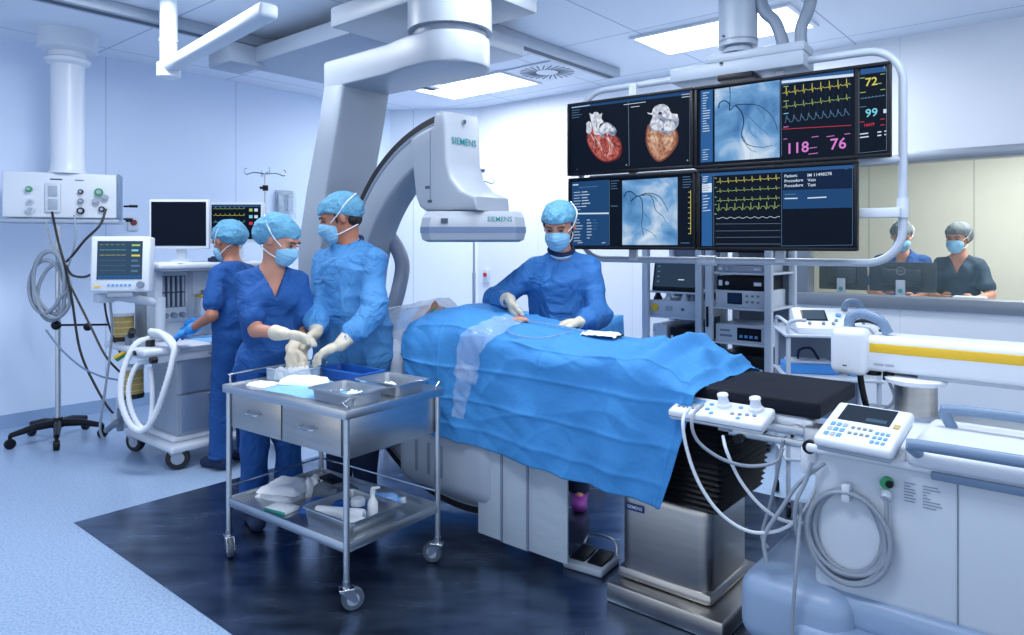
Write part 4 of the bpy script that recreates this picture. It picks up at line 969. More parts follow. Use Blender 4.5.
def lump(mb, c, rx, ry, h, seed, n=14, amp=.3, rot=0):
    """a crumpled heap of soft material"""
    vs = []; M = frm(c, rot)
    for i in range(n + 1):
        for j in range(n + 1):
            x, y = -1 + 2 * i / n, -1 + 2 * j / n; e = max(0, 1 - max(abs(x), abs(y)) ** 4)
            q = mnoise.noise(V((x * 2 + seed, y * 2, seed))); q2 = mnoise.noise(V((x * 5 + seed, y * 5, seed * 2)))
            vs.append(M @ V((x * rx * (1 + .14 * q2), y * ry * (1 + .14 * q), h * (.75 + amp * q + amp * .5 * q2) * e ** .5 if e > 0 else 0)))
    mb.raw(vs, [(i * (n + 1) + j, i * (n + 1) + j + 1, (i + 1) * (n + 1) + j + 1, (i + 1) * (n + 1) + j) for i in range(n) for j in range(n)])
    mb.raw([M @ V((sx * rx, sy * ry, 0)) for sx, sy in ((-1, -1), (1, -1), (1, 1), (-1, 1))], [(3, 2, 1, 0)])
zt = HT + .001
x, y = TRL(355, 396, zt)
t1 = tray('steel_tray', 'open steel instrument tray at the near corner of the trolley top, holding swabs', 'tray', -.155, .135, zt, .26, .185, .052, STEEL, 'open steel trays')
x, y = TRL(402, 388, zt)
t2 = tray('steel_tray', 'open steel instrument tray at the right end of the trolley top, farther from the camera', 'tray', -.145, .385, zt, .26, .185, .052, STEEL, 'open steel trays')
def scissors(M, label, size=.13, m=CHROME):
    t = thing('scissors', label, 'scissors', M.translation); t.matrix_world = M
    for s in (-1, 1):
        mb = MB().use(m); mb.tube([(s * .004, size * .5, 0), (0, 0, .001 * s), (-s * .016, -size * .3, 0)], [.0018, .0032, .0025], 8, 3)
        mb.tube([(-s * .022 + .012 * math.cos(a), -size * .38 + .016 * math.sin(a), 0) for a in [2 * math.pi * k / 14 for k in range(14)]], .002, 6, closed=True)
        mb.build('blade', None, t)
    return t
# contents of the trays
def soft_item(name, label, cat, M, dims, m, seed, amp=.3, group=None, part=None):
    mb = MB().use(m); lump(mb, (0, 0, 0), dims[0], dims[1], dims[2], seed, amp=amp); o = mb.build(name, None, None, 180); o.matrix_world = M
    return tag(o, label, cat, group)
T1 = frm(t1.location, TRA); T2 = frm(t2.location, TRA)
soft_item('cotton_swab', 'white cotton swab heaped in the near steel tray', 'swab', T1 @ frm((.02, .02, .003), 20), (.035, .028, .04), TOWEL, 3, .5)
soft_item('cotton_swab', 'crumpled pale swab in the middle of the right-hand steel tray', 'swab', T2 @ frm((-.02, -.01, .003), 10), (.04, .025, .035), TOWEL, 5, .5)
for i, (T, x, y, a, lb) in enumerate(((T1, -.05, 0, 70, 'small steel scissors lying at the left in the near steel tray'), (T2, .05, .01, 40, 'small steel scissors lying at the right in the far steel tray'))):
    scissors(T @ frm((x, y, .008), a), lb, .10)
# clear box with gauze, towel, blue tray, wrap with instruments
bx_ = thing('clear_box', 'clear plastic box on the left end of the trolley top holding white gauze', 'box', TRF @ V((-.72, .27, zt)), TRA)
mb = MB().use(CLEAR); w, d, h = .095, .085, .055
mb.bx(-w, w, -d, d, 0, .004).bx(-w, w, -d, -d + .003, 0, h).bx(-w, w, d - .003, d, 0, h).bx(-w, -w + .003, -d, d, 0, h).bx(w - .003, w, -d, d, 0, h)
mb.use(OFFW).bx(-w - .004, w + .004, -d - .004, -d + .002, h, h + .004).bx(-w - .004, w + .004, d - .002, d + .004, h, h + .004).bx(-w - .004, -w + .002, -d, d, h, h + .004).bx(w - .002, w + .004, -d, d, h, h + .004)
mb.build('tub', None, bx_)
soft_item('gauze_swab', 'white gauze heaped in the clear box on the trolley', 'gauze', frm(bx_.location, TRA) @ frm((0, 0, .006), 15), (.07, .06, .075), TOWEL, 8, .45)
soft_item('gauze_swab', 'thin white gauze lying flat beside the clear box', 'gauze', TRF @ frm((-.72, .10, zt), 5), (.06, .05, .018), TOWEL, 11, .3)
soft_item('folded_towel', 'folded white towel on the light blue wrap on the trolley top', 'towel', TRF @ frm((-.545, .20, zt + .012), 22), (.11, .055, .045), TOWEL, 14, .2)
o = MB().use(LBLUE); lump(o, (0, 0, 0), .22, .155, .014, 21, 24, .3); o = o.build('blue_wrap', None, None, 180); o.matrix_world = TRF @ frm((-.42, .20, zt), 3)
tag(o, 'light blue wrap sheet spread on the trolley top under the towel and instruments', 'sterile wrap')
def instr(kind, label, M):
    if kind == 'scissors': return scissors(M, label, .15)
    if kind == 'forceps':
        o = MB().use(CHROME); o.tube([(0, .075, 0), (.006, 0, .003), (.001, -.07, 0)], [.0018, .003, .0016], 8, 4); o.tube([(0, .075, 0), (-.006, 0, .003), (-.001, -.07, 0)], [.0018, .003, .0016], 8, 4); o = o.build('forceps')
    else:
        o = MB().use(CHROME); o.tube([(0, .08, 0), (0, -.02, .002), (0, -.06, 0)], [.003, .0035, .0015], 8, 4); o.prism([(-.004, -.055), (.004, -.06), (.002, -.085), (-.003, -.08)], 0, .0015); o = o.build('scalpel')
    o.matrix_world = M; return tag(o, label, kind)
instr('forceps', 'steel forceps nearest the folded towel on the light blue wrap', TRF @ frm((-.37, .15, zt + .02), 50))
instr('scissors', 'steel scissors in the middle of the light blue wrap', TRF @ frm((-.33, .20, zt + .02), 60))
instr('scalpel', 'slim steel scalpel beside the scissors on the light blue wrap', TRF @ frm((-.30, .27, zt + .02), 48))
instr('forceps', 'steel forceps lying beside the blue plastic tray', TRF @ frm((-.26, .31, zt + .02), 70))
t = tray('blue_tray', 'royal blue plastic tray at the back of the trolley under the gloved hands', 'tray', -.50, .445, zt, .32, .13, .05, BLUET)
# lower shelf contents
zs = .256
def TRP(x, y, Z=zs): a = TRL(x, y, Z); return a
for i, (cx, cy, z, s, lb) in enumerate(((-.70, .22, 0, 31, 'white towel at the bottom of the pile on the lower shelf'), (-.69, .22, .032, 37, 'white towel on top of the pile on the lower shelf'))):
    soft_item('white_towel', lb, 'towel', TRF @ frm((cx, cy, zs + z), 10 + 12 * i), (.11, .10, .04), TOWEL, s, .25, 'towels on the lower shelf')
o = MB().use(TOWEL); o.box((0, 0, .008), (.13, .09, .016), None, .004).use(mat('teal_edge', '#3fa79b', .6)).box((.0, -.047, .008), (.13, .004, .014), None, .001); o = o.build('dressing_pack'); o.matrix_world = TRF @ frm((-.545, .085, zs), 8)
tag(o, 'flat white dressing pack with teal edge at the front of the lower shelf', 'dressing pack')
t = thing('grey_pouch', 'grey fabric pouch with black lid at the back of the lower shelf', 'pouch', TRF @ V((-.50, .34, zs)), TRA)
mb = MB().use(mat('grey_felt', '#6d7682', .9, bump=.4, bscale=60)); lump(mb, (0, 0, 0), .12, .075, .085, 44, amp=.2); mb.build('bag', None, t, 180)
mb = MB().use(BLK); mb.box((-.02, 0, .078), (.10, .07, .012), Matrix.Rotation(R(6), 3, 'Y'), .005); mb.build('lid', None, t)
soft_item('paper_wrap', 'crumpled white paper wrapper leaning on the grey pouch', 'paper', TRF @ frm((-.585, .30, zs), 60), (.05, .03, .10), TOWEL, 51, .5)
t = thing('blue_bag', 'royal blue plastic pouch with white stripes in the middle of the lower shelf', 'bag', TRF @ V((-.375, .23, zs)), TRA + 30)
mb = MB().use(BLUET); lump(mb, (0, 0, 0), .13, .07, .055, 61, amp=.2); mb.build('pouch', None, t, 180)
mb = MB().use(TOWEL); mb.box((-.0, -.075, .02), (.18, .006, .006), None, .002).box((0, -.077, .034), (.16, .006, .006), None, .002); mb.build('stripes', None, t)
t = thing('saline_bottle', 'light blue plastic bottle lying at the back right of the lower shelf', 'bottle', TRF @ V((-.20, .375, zs + .034)), TRA + 38)
mb = MB().use(mat('light_blue_bottle', '#7fb2ea', .3)); mb.lathe([(.005, -.08), (.03, -.078), (.034, -.07), (.034, .05), (.028, .065), (.012, .075), (.012, .09)], (0, 0, 0), (1, 0, 0)); mb.build('bottle_body', None, t)
mb = MB().use(OFFW); mb.cyl((.088, 0, 0), (.108, 0, 0), .015); mb.build('cap', None, t)
t3 = tray('steel_tray', 'large deep steel tray on the lower shelf holding rolled paper and a bottle', 'tray', -.18, .18, zs, .32, .27, .075, STEEL, None, 0, .006, .93)
T3 = frm(t3.location, TRA)
t = thing('paper_roll', 'white paper roll lying across the deep steel tray', 'roll', T3 @ V((-.03, -.04, .045)), TRA + 25)
mb = MB().use(TOWEL); mb.lathe([(.006, -.11), (.024, -.11), (.026, -.10), (.026, .10), (.024, .11), (.006, .11)], (0, 0, 0), (1, 0, 0)); mb.build('roll', None, t)
mb = MB().use(INKB); mb.lathe([(.002, .1095), (.008, .1115), (.008, .1118)], (0, 0, 0), (1, 0, 0)); mb.build('core', None, t)
t = thing('blue_capped_cup', 'white round cup with blue band standing in the deep steel tray', 'cup', T3 @ V((-.03, .06, .003)), 0)
mb = MB().use(TOWEL); mb.lathe([(.025, 0), (.03, .01), (.032, .07), (.028, .078), (.001, .08)], (0, 0, 0)); mb.build('cup_body', None, t)
mb = MB().use(BLUET); mb.lathe([(.0315, .03), (.0325, .031), (.0328, .048), (.0318, .049)], (0, 0, 0)); mb.build('band', None, t)
t = thing('spray_bottle', 'slim white bottle standing upright in the deep steel tray', 'bottle', T3 @ V((.055, .07, .003)), 20)
mb = MB().use(TOWEL); mb.lathe([(.022, 0), (.024, .01), (.022, .075), (.010, .10), (.009, .115)], (0, 0, 0)); mb.build('bottle_body', None, t)
mb = MB().use(WHITE); mb.cyl((0, 0, .115), (0, 0, .135), .012).box((.012, 0, .138), (.04, .014, .012), None, .004); mb.build('spray_head', None, t)
soft_item('folded_cloth', 'pale folded cloth along the right side of the deep steel tray', 'cloth', T3 @ frm((.05, -.04, .004), 30), (.08, .035, .05), TOWEL, 71, .3)

# ------------------------------------------------------------ anaesthesia workstation
A0_ = V((-2.19, 4.54, 0)); AF = frm(A0_, RZ)
am = thing('anaesthesia_machine', 'white and grey anaesthesia workstation on castors behind the nurse at the left', 'medical machine', A0_, RZ)
mb = MB().use(WHITE); mb.bx(-.70, .05, -.04, .80, .11, .16, .02, 3).bx(-.60, -.03, .0, .78, .16, .20, .02, 3); mb.build('base', None, am)
for x, y, a in ((-.64, .0, 20), (-.01, .0, 60), (-.64, .74, 80), (-.01, .74, 10)): caster(am, x, y, .15, .074, a, DARK, .045, GREYP, .0)
mb = MB().use(GREYP); mb.bx(-.42, -.03, .03, .76, .20, .74, .012).use(MIDG).bx(-.032, -.028, .03, .76, .47, .476); mb.build('cabinet', None, am)
dm = mat('drawer_front_grey', '#7f93b0', .4, .2)
for z0, z1 in ((.22, .465), (.48, .735)):
    mb = MB().use(dm); mb.bx(-.03, -.012, .06, .75, z0, z1, .006); d = mb.build('drawer', None, am)
    mb = MB().use(GREYP); mb.prism([(.22, 0), (.70, 0), (.66, -.035), (.27, -.035)], 0, .03, basis((-.012, 0, z1 - .004), (0, 1, 0), (0, 0, 1), (1, 0, 0)), .006); mb.build('drawer_pull', None, d)
mb = MB().use(WHITE); mb.bx(-.62, .03, -.20, .80, .755, .80, .018, 4).bx(-.55, .0, -.1, .78, .70, .756, .01).use(GREYP).bx(.028, .034, .02, .78, .765, .79)
mb.use(DARK).cyl((.02, -.12, .73), (.02, -.16, .73), .022).cyl((-.1, -.19, .77), (-.1, -.21, .77), .015); mb.build('worktop', None, am)
mb = MB().use(OFFW); mb.bx(-.62, -.40, .0, .76, .80, 1.30, .012).bx(-.41, -.375, .06, .26, .92, 1.27, .006).bx(-.41, -.37, .30, .74, 1.10, 1.27, .006)
mb.bx(-.62, -.28, .0, .05, .80, 1.30, .01)
mb.use(INK).bx(-.376, -.372, .075, .245, 1.02, 1.24).use(CLEAR)
mb.build('back_column', None, am)
for k in range(5):
    mb = MB().use(GREYP); mb.cyl((-.366, .09 + .034 * k, 1.025), (-.366, .09 + .034 * k, 1.235), .009, None, 12).use(INK).cyl((-.366, .09 + .034 * k, 1.12), (-.366, .09 + .034 * k, 1.13), .0105, None, 12); mb.build('flow_tube', None, am)
for k in range(3):
    mb = MB().use(MIDG); mb.cyl((-.375, .10 + .06 * k, .965), (-.345, .10 + .06 * k, .965), .02).use(BLUEG).cyl((-.345, .10 + .06 * k, .965), (-.338, .10 + .06 * k, .965), .012); mb.build('flow_knob', None, am)
for k, c in enumerate((YEL, PURP)):
    mb = MB().use(OFFW); mb.bx(-.40, -.30, .32 + .16 * k, .44 + .16 * k, .90, 1.08, .01).use(c).bx(-.398, -.31, .33 + .16 * k, .43 + .16 * k, 1.08, 1.10, .006).use(MIDG).cyl((-.35, .38 + .16 * k, 1.10), (-.35, .38 + .16 * k, 1.13), .03); mb.build('vaporiser', None, am)
mb = MB().use(WHITE); mb.bx(-.66, -.16, -.03, .80, 1.295, 1.335, .014, 3).use(GREYP).bx(-.64, -.18, -.01, .78, 1.28, 1.297); mb.build('top_shelf', None, am)
# canisters and breathing circuit at its left end
for x, y, z0, z1, lb in ((-.55, -.10, .80, .99, 0), (-.30, -.14, .45, .66, 1)):
    mb = MB().use(AMBER); mb.cyl((x, y, z0 + .03), (x, y, z1 - .02), .068, None, 28).use(DARK).cyl((x, y, z0), (x, y, z0 + .03), .072, None, 28).use(CLEAR if 0 else OFFW).cyl((x, y, z1 - .02), (x, y, z1), .072, None, 28)
    mb.use(mat('amber_band', '#d8c88a', .5))
    for k in range(3): mb.cyl((x, y, z0 + .05 + .04 * k), (x, y, z0 + .055 + .04 * k), .0695, None, 28)
    mb.build('absorber_canister', None, am)
mb = MB().use(MIDG); mb.cyl((-.28, -.16, .80), (-.28, -.16, .87), .03).use(DARK).cyl((-.28, -.16, .85), (-.22, -.17, .90), .022); mb.build('valve', None, am)
for q, w, r, m, nm in (((-.20, -.16, .80), (-.2, -.16, .85), .025, MIDG, 'valve'), ((-.12, -.10, .80), (-.12, -.10, .84), .028, DARK, 'valve'), ((-.34, -.14, .76), (-.40, -.2, .70), .02, GREEN, 'hose_port'), ((-.29, -.18, .76), (-.33, -.24, .72), .012, YEL, 'hose_port')):
    mb = MB().use(m); mb.cyl(q, w, r); mb.build(nm, None, am)
def ribbed(mb, pts, r, k=14):
    P = crom([V(p) for p in pts], k); rad = [r * (1 + (.10 if i % 2 else -.06)) for i in range(len(P))]
    mb.tube(P, rad, 12)
AI = AF.inverted()
for i, pts in enumerate(([(150, 338, 4.55), (135, 345, 4.5), (123, 372, 4.45), (121, 400, 4.42), (130, 424, 4.4), (143, 430, 4.4), (155, 415, 4.4), (166, 385, 4.4), (172, 362, 4.42), (174, 345, 4.45), (165, 335, 4.5), (152, 334, 4.55)],
                         [(172, 362, 4.44), (174, 350, 4.44), (162, 334, 4.46), (150, 331, 4.5)],
                         [(148, 362, 4.5), (137, 365, 4.46), (129, 385, 4.44), (130, 405, 4.43), (138, 424, 4.42), (148, 428, 4.42), (152, 410, 4.45), (152, 385, 4.46), (150, 368, 4.5)])):
    mb = MB().use(HOSEW); ribbed(mb, [AI @ px(*p) for p in pts], .0185 if i < 2 else .015, 10); mb.build('breathing_hose', None, am, 180)
mb = MB().use(OFFW)
mb.bx(-.62, -.50, -.16, -.04, .20, .30, .02).cyl((-.5, -.13, .3), (-.5, -.13, .42), .035).use(MIDG).cyl((-.44, -.16, .21), (-.44, -.16, .36), .02).cyl((-.56, -.2, .2), (-.4, -.2, .28), .02).use(GREEN).cyl((-.47, -.13, .42), (-.47, -.15, .44), .02); mb.build('suction_unit', None, am)
# monitor arm and patient monitor
mb = MB().use(OFFW); q0 = AI @ px(104, 298, 4.55); q1 = AI @ px(160, 303, 4.75)
mb.tube([q0, q0 + V((0, .1, 0)), q1], .028, 12, 4).cyl(q1 - V((0, 0, .22)), q1 + V((0, 0, .04)), .035).box(q0, (.1, .1, .06), None, .012); mb.build('monitor_arm', None, am)
def crt(name, label, c, rz, w, h, d, body, parts, tilt=0):
    t = thing(name, label, 'monitor', c, rz); M = Matrix.Rotation(R(tilt), 4, 'X')
    mb = MB(M).use(body); mb.bx(-w / 2, w / 2, 0, d, 0, h, .014, 3); mb.build('housing', None, t)
    return t, M
pm, PM = crt('patient_monitor', 'white bedside patient monitor with grey trace screen on the arm left of the workstation', px(119, 292, 4.45) , 8, .355, .355, .10, WHITE, None, -4)
mb = MB(PM).use(glow('pm_screen', '#3a5570', .8)); mb.bx(-.135, .135, -.003, .0, .08, .325)
for k, c in enumerate(('green', 'cyan', 'yellow', 'grid', 'grid', 'grid')):
    mb.use(sc[c]); 
    for j in range(5): mb.bx(-.12 + .032 * j, -.12 + .032 * j + (.028 if k > 0 else .02), -.0045, -.003, .30 - .033 * k, .302 - .033 * k)
    mb.bx(.07, .12 - .01 * (k % 2), -.0045, -.003, .292 - .033 * k, .304 - .033 * k)
for k in range(9): mb.use(sc['panel']).bx(-.125 + .029 * k, -.102 + .029 * k, -.0045, -.003, .085, .105)
mb.build('screen', None, pm)
mb = MB(PM).use(MIDG); mb.cyl((.13, 0, .045), (.13, -.02, .045), .022); mb.build('dial', None, pm)
mb = MB(PM).use(YEL); mb.bx(-.15, -.11, -.004, 0, .03, .04); mb.build('yellow_label', None, pm)
for k in range(6): mb = MB(PM).use(INKB); mb.bx(-.07 + .025 * k, -.055 + .025 * k, -.004, 0, .035, .05); mb.build('button', None, pm)
mb = MB().use(GREYP); mb.bx(-.08, .08, .01, .12, -.035, .0, .008); mb.build('mounting_foot', None, pm)
def desk_monitor(name, label, c, rz, w, h, lift, scr, stand=True):
    t = thing(name, label, 'monitor', c, rz); b = .018
    mb = MB().use(WHITE); mb.bx(-w / 2, w / 2, 0, .045, lift, lift + h, .01, 3); mb.build('housing', None, t)
    mb = MB().use(scr); mb.bx(-w / 2 + b, w / 2 - b, -.003, 0, lift + b * 1.3, lift + h - b); 
    t['_'] = 0; del t['_']
    return t, mb, b
c = AF @ V((-.42, .22, 1.336))
t, mb, b = desk_monitor('flat_monitor', 'white-framed monitor with blank dark screen on top of the anaesthesia workstation', c, 2, .42, .355, .09, glow('blank_screen', '#0c1830', .5)); mb.build('screen', None, t)
mb = MB().use(OFFW); mb.bx(-.035, .035, .03, .06, .0, .16, .01).lathe([(.09, 0), (.09, .01), (.03, .018)], (0, .05, 0)); mb.build('stand', None, t)
c = AF @ V((-.36, .62, 1.336))
t, mb, b = desk_monitor('flat_monitor', 'white-framed monitor with green traces, partly hidden behind the blue cap', c, -2, .41, .30, .14, sc['black'])
for k, cc in enumerate(('green', 'yellow', 'cyan', 'grid')):
    mb.use(sc[cc]); pts = []
    for j in range(60): pts.append((-.17 + .004 * j, -.0045, .39 - .05 * k + (.016 if j % 9 == 4 else 0)))
    mb.tube(pts, .0011, 4)
for k in range(6): mb.use(sc[('green', 'white', 'cyan', 'white', 'red', 'white')[k]]).bx(.10 + .04 * (k % 2), .125 + .04 * (k % 2), -.0045, -.003, .37 - .05 * (k // 2), .392 - .05 * (k // 2))
mb.use(sc['bar']).bx(-.18, .18, -.0045, -.003, .405, .415); mb.build('screen', None, t)
mb = MB().use(OFFW); mb.bx(-.035, .035, .03, .06, .0, .2, .01).lathe([(.09, 0), (.09, .01), (.03, .018)], (0, .05, 0)); mb.build('stand', None, t)
o = MB().use(LBLUE); lump(o, (0, 0, 0), .19, .16, .012, 33, 14, .3); o = o.build('blue_mat', None, None, 180); o.matrix_world = AF @ frm((-.17, .38, .801), 3); tag(o, 'light blue cloth mat on the workstation worktop under the blue glove', 'mat')
o = MB().use(NAVY); o.box((0, 0, .015), (.15, .08, .03), None, .008).box((0, -.01, .034), (.10, .05, .01), None, .004); o = o.build('blue_case'); o.matrix_world = AF @ frm((-.22, .42, 1.336), 20); tag(o, 'small dark blue case on the workstation shelf between the two monitors', 'case')
soft_item('paper_sheets', 'loose white paper sheets on the workstation shelf in front of the blank monitor', 'paper', AF @ frm((-.26, .12, 1.336), 25), (.09, .06, .006), TOWEL, 81, .2)

# ------------------------------------------------------------ ceiling supply pendant and wires, left
PW = -2.96; 
pd = thing('supply_pendant', 'white ceiling column carrying a gas and power outlet box at far left', 'supply pendant', (-3.38, 5.3, 1.66), 24)
mb = MB().use(WHITE); mb.lathe([(.135, .34), (.118, .37), (.115, .45), (.115, 1.17), (.15, 1.19), (.155, 1.215), (.125, 1.235), (.125, 1.27), (.20, 1.29), (.20, 1.43)], (0, .1, 0), n=40); mb.build('ceiling_column', None, pd)
mb = MB().use(WHITE); mb.bx(-.40, .34, 0, .26, 0, .34, .012, 3); pb = mb.build('outlet_box', None, pd)
mb = MB().use(BLUEG); mb.bx(.342, .356, -.005, .265, -.01, .345, .003); mb.build('side_strip', None, pd)
mb = MB().use(GREYP); mb.bx(-.42, .36, -.06, .28, -.04, -.015, .006); mb.build('shelf_rail', None, pd)
for k, (x, z, r, m) in enumerate(((-.23, .21, .022, GREEN), (-.22, .12, .022, OFFW), (-.22, .06, .028, OFFW), (.10, .20, .018, BLK), (.10, .13, .02, MIDG), (.10, .055, .026, BLK), (.22, .20, .03, GREEN), (.26, .16, .024, GREYP), (.20, .13, .026, GREYP), (.24, .07, .022, BLK))):
    mb = MB().use(m); mb.cyl((x, 0, z), (x, -.03, z), r).use(GREYP).cyl((x, -.03, z), (x, -.04, z), r * .55); mb.build('gas_outlet', None, pd)
mb = MB().use(OFFW); mb.bx(-.13, -.03, -.02, 0, .04, .26, .006).use(GREYP).bx(-.11, -.05, -.025, -.018, .06, .14, .004).bx(-.11, -.05, -.025, -.018, .16, .24, .004); mb.build('socket_panel', None, pd)
mb = MB().use(INK); mb.bx(-.10, -.02, -.003, 0, .285, .295).bx(.06, .12, -.003, 0, .285, .291); mb.build('markings', None, pd)
mb = MB().use(BLK); mb.tube([(.38, .1, .10), (.47, .05, .10)], .008, 8).box((.45, .05, .10), (.06, .03, .02), None, .004); mb.build('side_hook', None, pd)
mb = MB().use(BLK); mb.tube([(.38, .1, .0), (.44, .05, -.01)], .008, 8).box((.42, .05, -.01), (.05, .03, .03), None, .004); mb.build('side_hook', None, pd)
# wheeled pole under the pendant
pl = thing('wheeled_pole', 'steel pole on a black five-star castor base at far left', 'drip stand', (-3.385, 5.22, 0), 10)
mb = MB().use(STEEL); mb.cyl((0, 0, .14), (0, 0, 1.60), .02, None, 18); mb.build('pole', None, pl)
mb = MB().use(BLK); mb.cyl((0, 0, .10), (0, 0, .17), .045, .03)
for k in range(5):
    a = 2 * math.pi * k / 5 - 1.2; c_, s_ = math.cos(a), math.sin(a); mb.tube([(0, 0, .13), (.15 * c_, .15 * s_, .125), (.30 * c_, .30 * s_, .095)], [.03, .026, .018], 10)
mb.build('star_base', None, pl)
for k in range(5):
    a = 2 * math.pi * k / 5 - 1.2; c_, s_ = .30 * math.cos(a), .30 * math.sin(a)
    mb = MB().use(BLK); mb.cyl((c_, s_, .05), (c_, s_, .10), .012); mb.lathe([(.01, -.022), (.03, -.02), (.036, -.012), (.036, .012), (.03, .02), (.01, .022)], (c_, s_, .036), (-s_, c_, 0), 20); mb.build('caster', None, pl)
mb = MB().use(BLK); mb.ell((0, -.03, .86), (.035, .03, .035)).cyl((.0, -.02, .86), (.36, -.05, .86), .008).ell((.22, -.045, .845), (.03, .025, .03)); mb.build('clamp', None, pl)
def coil(name, label, c, r, n, rr, m, ax=(0, -1, 0), sq=1.15, wob=.02, seed=1):
    rnd = random.Random(seed); mb = MB().use(m); q = V((0, 0, 1)).rotation_difference(V(ax)).to_matrix()
    pts = []
    for i in range(n * 18):
        a = 2 * math.pi * i / 18; k = i // 18; R_ = r * (1 - .07 * (k % 3)) + wob * math.sin(a * 1.3 + k * 2.1)
        pts.append(q @ V((R_ * math.cos(a), R_ * math.sin(a) * sq, rr * 1.4 * math.sin(k * 1.7 + a * .5))))
    mb.tube(pts, rr, 8, 2); o = mb.build(name, None, None, 60); o.location = c; return tag(o, label, 'cable')
o = coil('coiled_hose', 'coil of grey hoses hanging on the steel pole at far left', px(50, 288, 5.12), .13, 4, .014, CABLE, (0, -1, .0), 1.7, .03, 3)
for i, (lb, pts, r, m) in enumerate((
    ('black cable sweeping from the pendant outlet box down to the pole clamp', [(106, 209, 5.2), (100, 225, 5.15), (85, 240, 5.1), (72, 256, 5.1), (66, 262, 5.12)], .009, CABLEB),
    ('black cable running from the pendant down past the pole toward the floor', [(52, 212, 5.2), (58, 240, 5.12), (66, 270, 5.1), (72, 300, 5.1), (80, 350, 5.1), (95, 385, 5.1), (112, 412, 5.08), (128, 420, 5.0)], .009, CABLEB),
    ('black cable curving from the pole clamp toward the patient monitor', [(66, 266, 5.1), (72, 275, 5.0), (84, 277, 4.9), (94, 273, 4.8)], .009, CABLEB),
    ('black cable hanging between the pole and the workstation', [(70, 285, 5.1), (80, 305, 5.05), (90, 325, 5.0), (105, 355, 4.95), (120, 372, 4.9), (130, 378, 4.88)], .008, CABLEB),
    ('blue-grey cable sagging low from the left edge to the workstation hoses', [(46, 330, 5.1), (60, 348, 5.08), (80, 366, 5.05), (100, 376, 5.0), (118, 380, 4.9)], .007, BLUEG),
    ('thin grey cable hanging below the patient monitor', [(110, 300, 4.6), (112, 330, 4.6), (108, 370, 4.6), (102, 410, 4.6), (100, 430, 4.62), (104, 440, 4.65)], .008, CABLE),
    ('thin pale cable from the pendant curving to the pole', [(74, 215, 5.15), (76, 235, 5.1), (72, 255, 5.1), (67, 270, 5.12)], .007, CABLE),
    ('grey cable running from the pendant left side down to the pole', [(46, 222, 5.2), (52, 245, 5.15), (60, 262, 5.12), (66, 285, 5.12)], .008, CABLE),
    ('thin black cable drooping behind the patient monitor bracket', [(104, 300, 4.7), (107, 318, 4.7), (114, 340, 4.7), (122, 356, 4.72)], .007, CABLEB))):
    cable('hanging_cable', lb, [px(*p) for p in pts], r, m)

# drip stands
def drip(label, base, top, rz=0, clampz=1.0, base_legs=True, below=0):
    t = thing('drip_stand', label, 'drip stand', (base[0], base[1], 0), rz)
    mb = MB().use(STEEL); mb.cyl((0, 0, .1), (0, 0, top), .011, None, 14).cyl((0, 0, .1), (0, 0, 1.2), .016, None, 14); mb.build('pole', None, t)
    mb = MB().use(CHROME)
    for k in range(4):
        a = math.pi / 2 * k; c, s = math.cos(a), math.sin(a); mb.tube([(0, 0, top - .01), (.10 * c, .10 * s, top), (.17 * c, .17 * s, top - .02), (.185 * c, .185 * s, top + .02), (.165 * c, .165 * s, top + .035)], .0055, 8, 4)
    mb.build('hooks', None, t)
    mb = MB().use(BLK); mb.cyl((0, 0, clampz - .025), (0, 0, clampz + .025), .026).cyl((0, 0, clampz), (-.05, -.02, clampz), .012); mb.build('clamp', None, t)
    for k in range(5):
        a = 2 * math.pi * k / 5; c, s = math.cos(a), math.sin(a); mb = MB().use(STEEL); mb.tube([(0, 0, .12), (.14 * c, .14 * s, .10), (.26 * c, .26 * s, .07)], .012, 8, 3).use(BLK).lathe([(.01, -.012), (.026, -.01), (.026, .01), (.01, .012)], (.26 * c, .26 * s, .027), (-s, c, 0), 16); mb.build('foot', None, t)
    return t
drip('thin steel drip stand with four hooks against the left wall above the nurses', (-2.29, 6.5), 2.12, 30, 1.98)
drip('thin steel drip stand rising from behind the table under the X-ray detector', (-.345, 6.35), 2.03, 10, .78)
# wall fittings
def wallbox(label, p, n, w, h, d, m, inner=None, cat='wall switch', name='wall_switch', z=None):
    n = V(n); x = n.cross(V((0, 0, 1))).normalized() * -1; t = thing(name, label, cat, p); t.rotation_euler = (0, 0, math.atan2(x.y, x.x))
    mb = MB().use(m); mb.bx(-w / 2, w / 2, -d, 0, -h / 2, h / 2, .004); mb.build('plate', None, t)
    if inner: mb = MB().use(inner); mb.cyl((0, -d, h * .1), (0, -d - .012, h * .1), min(w, h) * .3); mb.build('button', None, t)
    return t
def onwall(x, y, P, nrm):
    r = V(((x - 512) / F, 1, -(y - HY) / F)); o = V((0, 0, CH)); k = (P - o).dot(nrm) / r.dot(nrm); return o + r * k
wallbox('white wall plate with round red emergency button under the X-ray detector', onwall(487, 276, WB1, -EY) - EY * .001, -EY, .085, .16, .03, OFFW, RED)
wallbox('small wall plate with dark red button between the pendant and the blank monitor', onwall(132, 224, A0, EX) + EX * .001, EX, .09, .12, .03, OFFW, mat('dark_red', '#7a1f38', .5))
t = thing('wall_rack', 'small clear acrylic holder fixed to the left wall beside the drip stand', 'wall holder', onwall(284, 200, A0, EX) + EX * .001); t.rotation_euler = (0, 0, math.atan2(EY.y, EY.x))
mb = MB().use(CLEAR); mb.bx(-.11, .11, -.06, 0, -.2, .08, .004); mb.build('holder', None, t)
mb = MB().use(GREYP); mb.bx(-.1, .1, -.02, -.004, .06, .1).bx(-.09, -.03, -.05, -.02, -.15, .05).bx(.02, .08, -.05, -.02, -.12, .06); mb.build('contents', None, t)
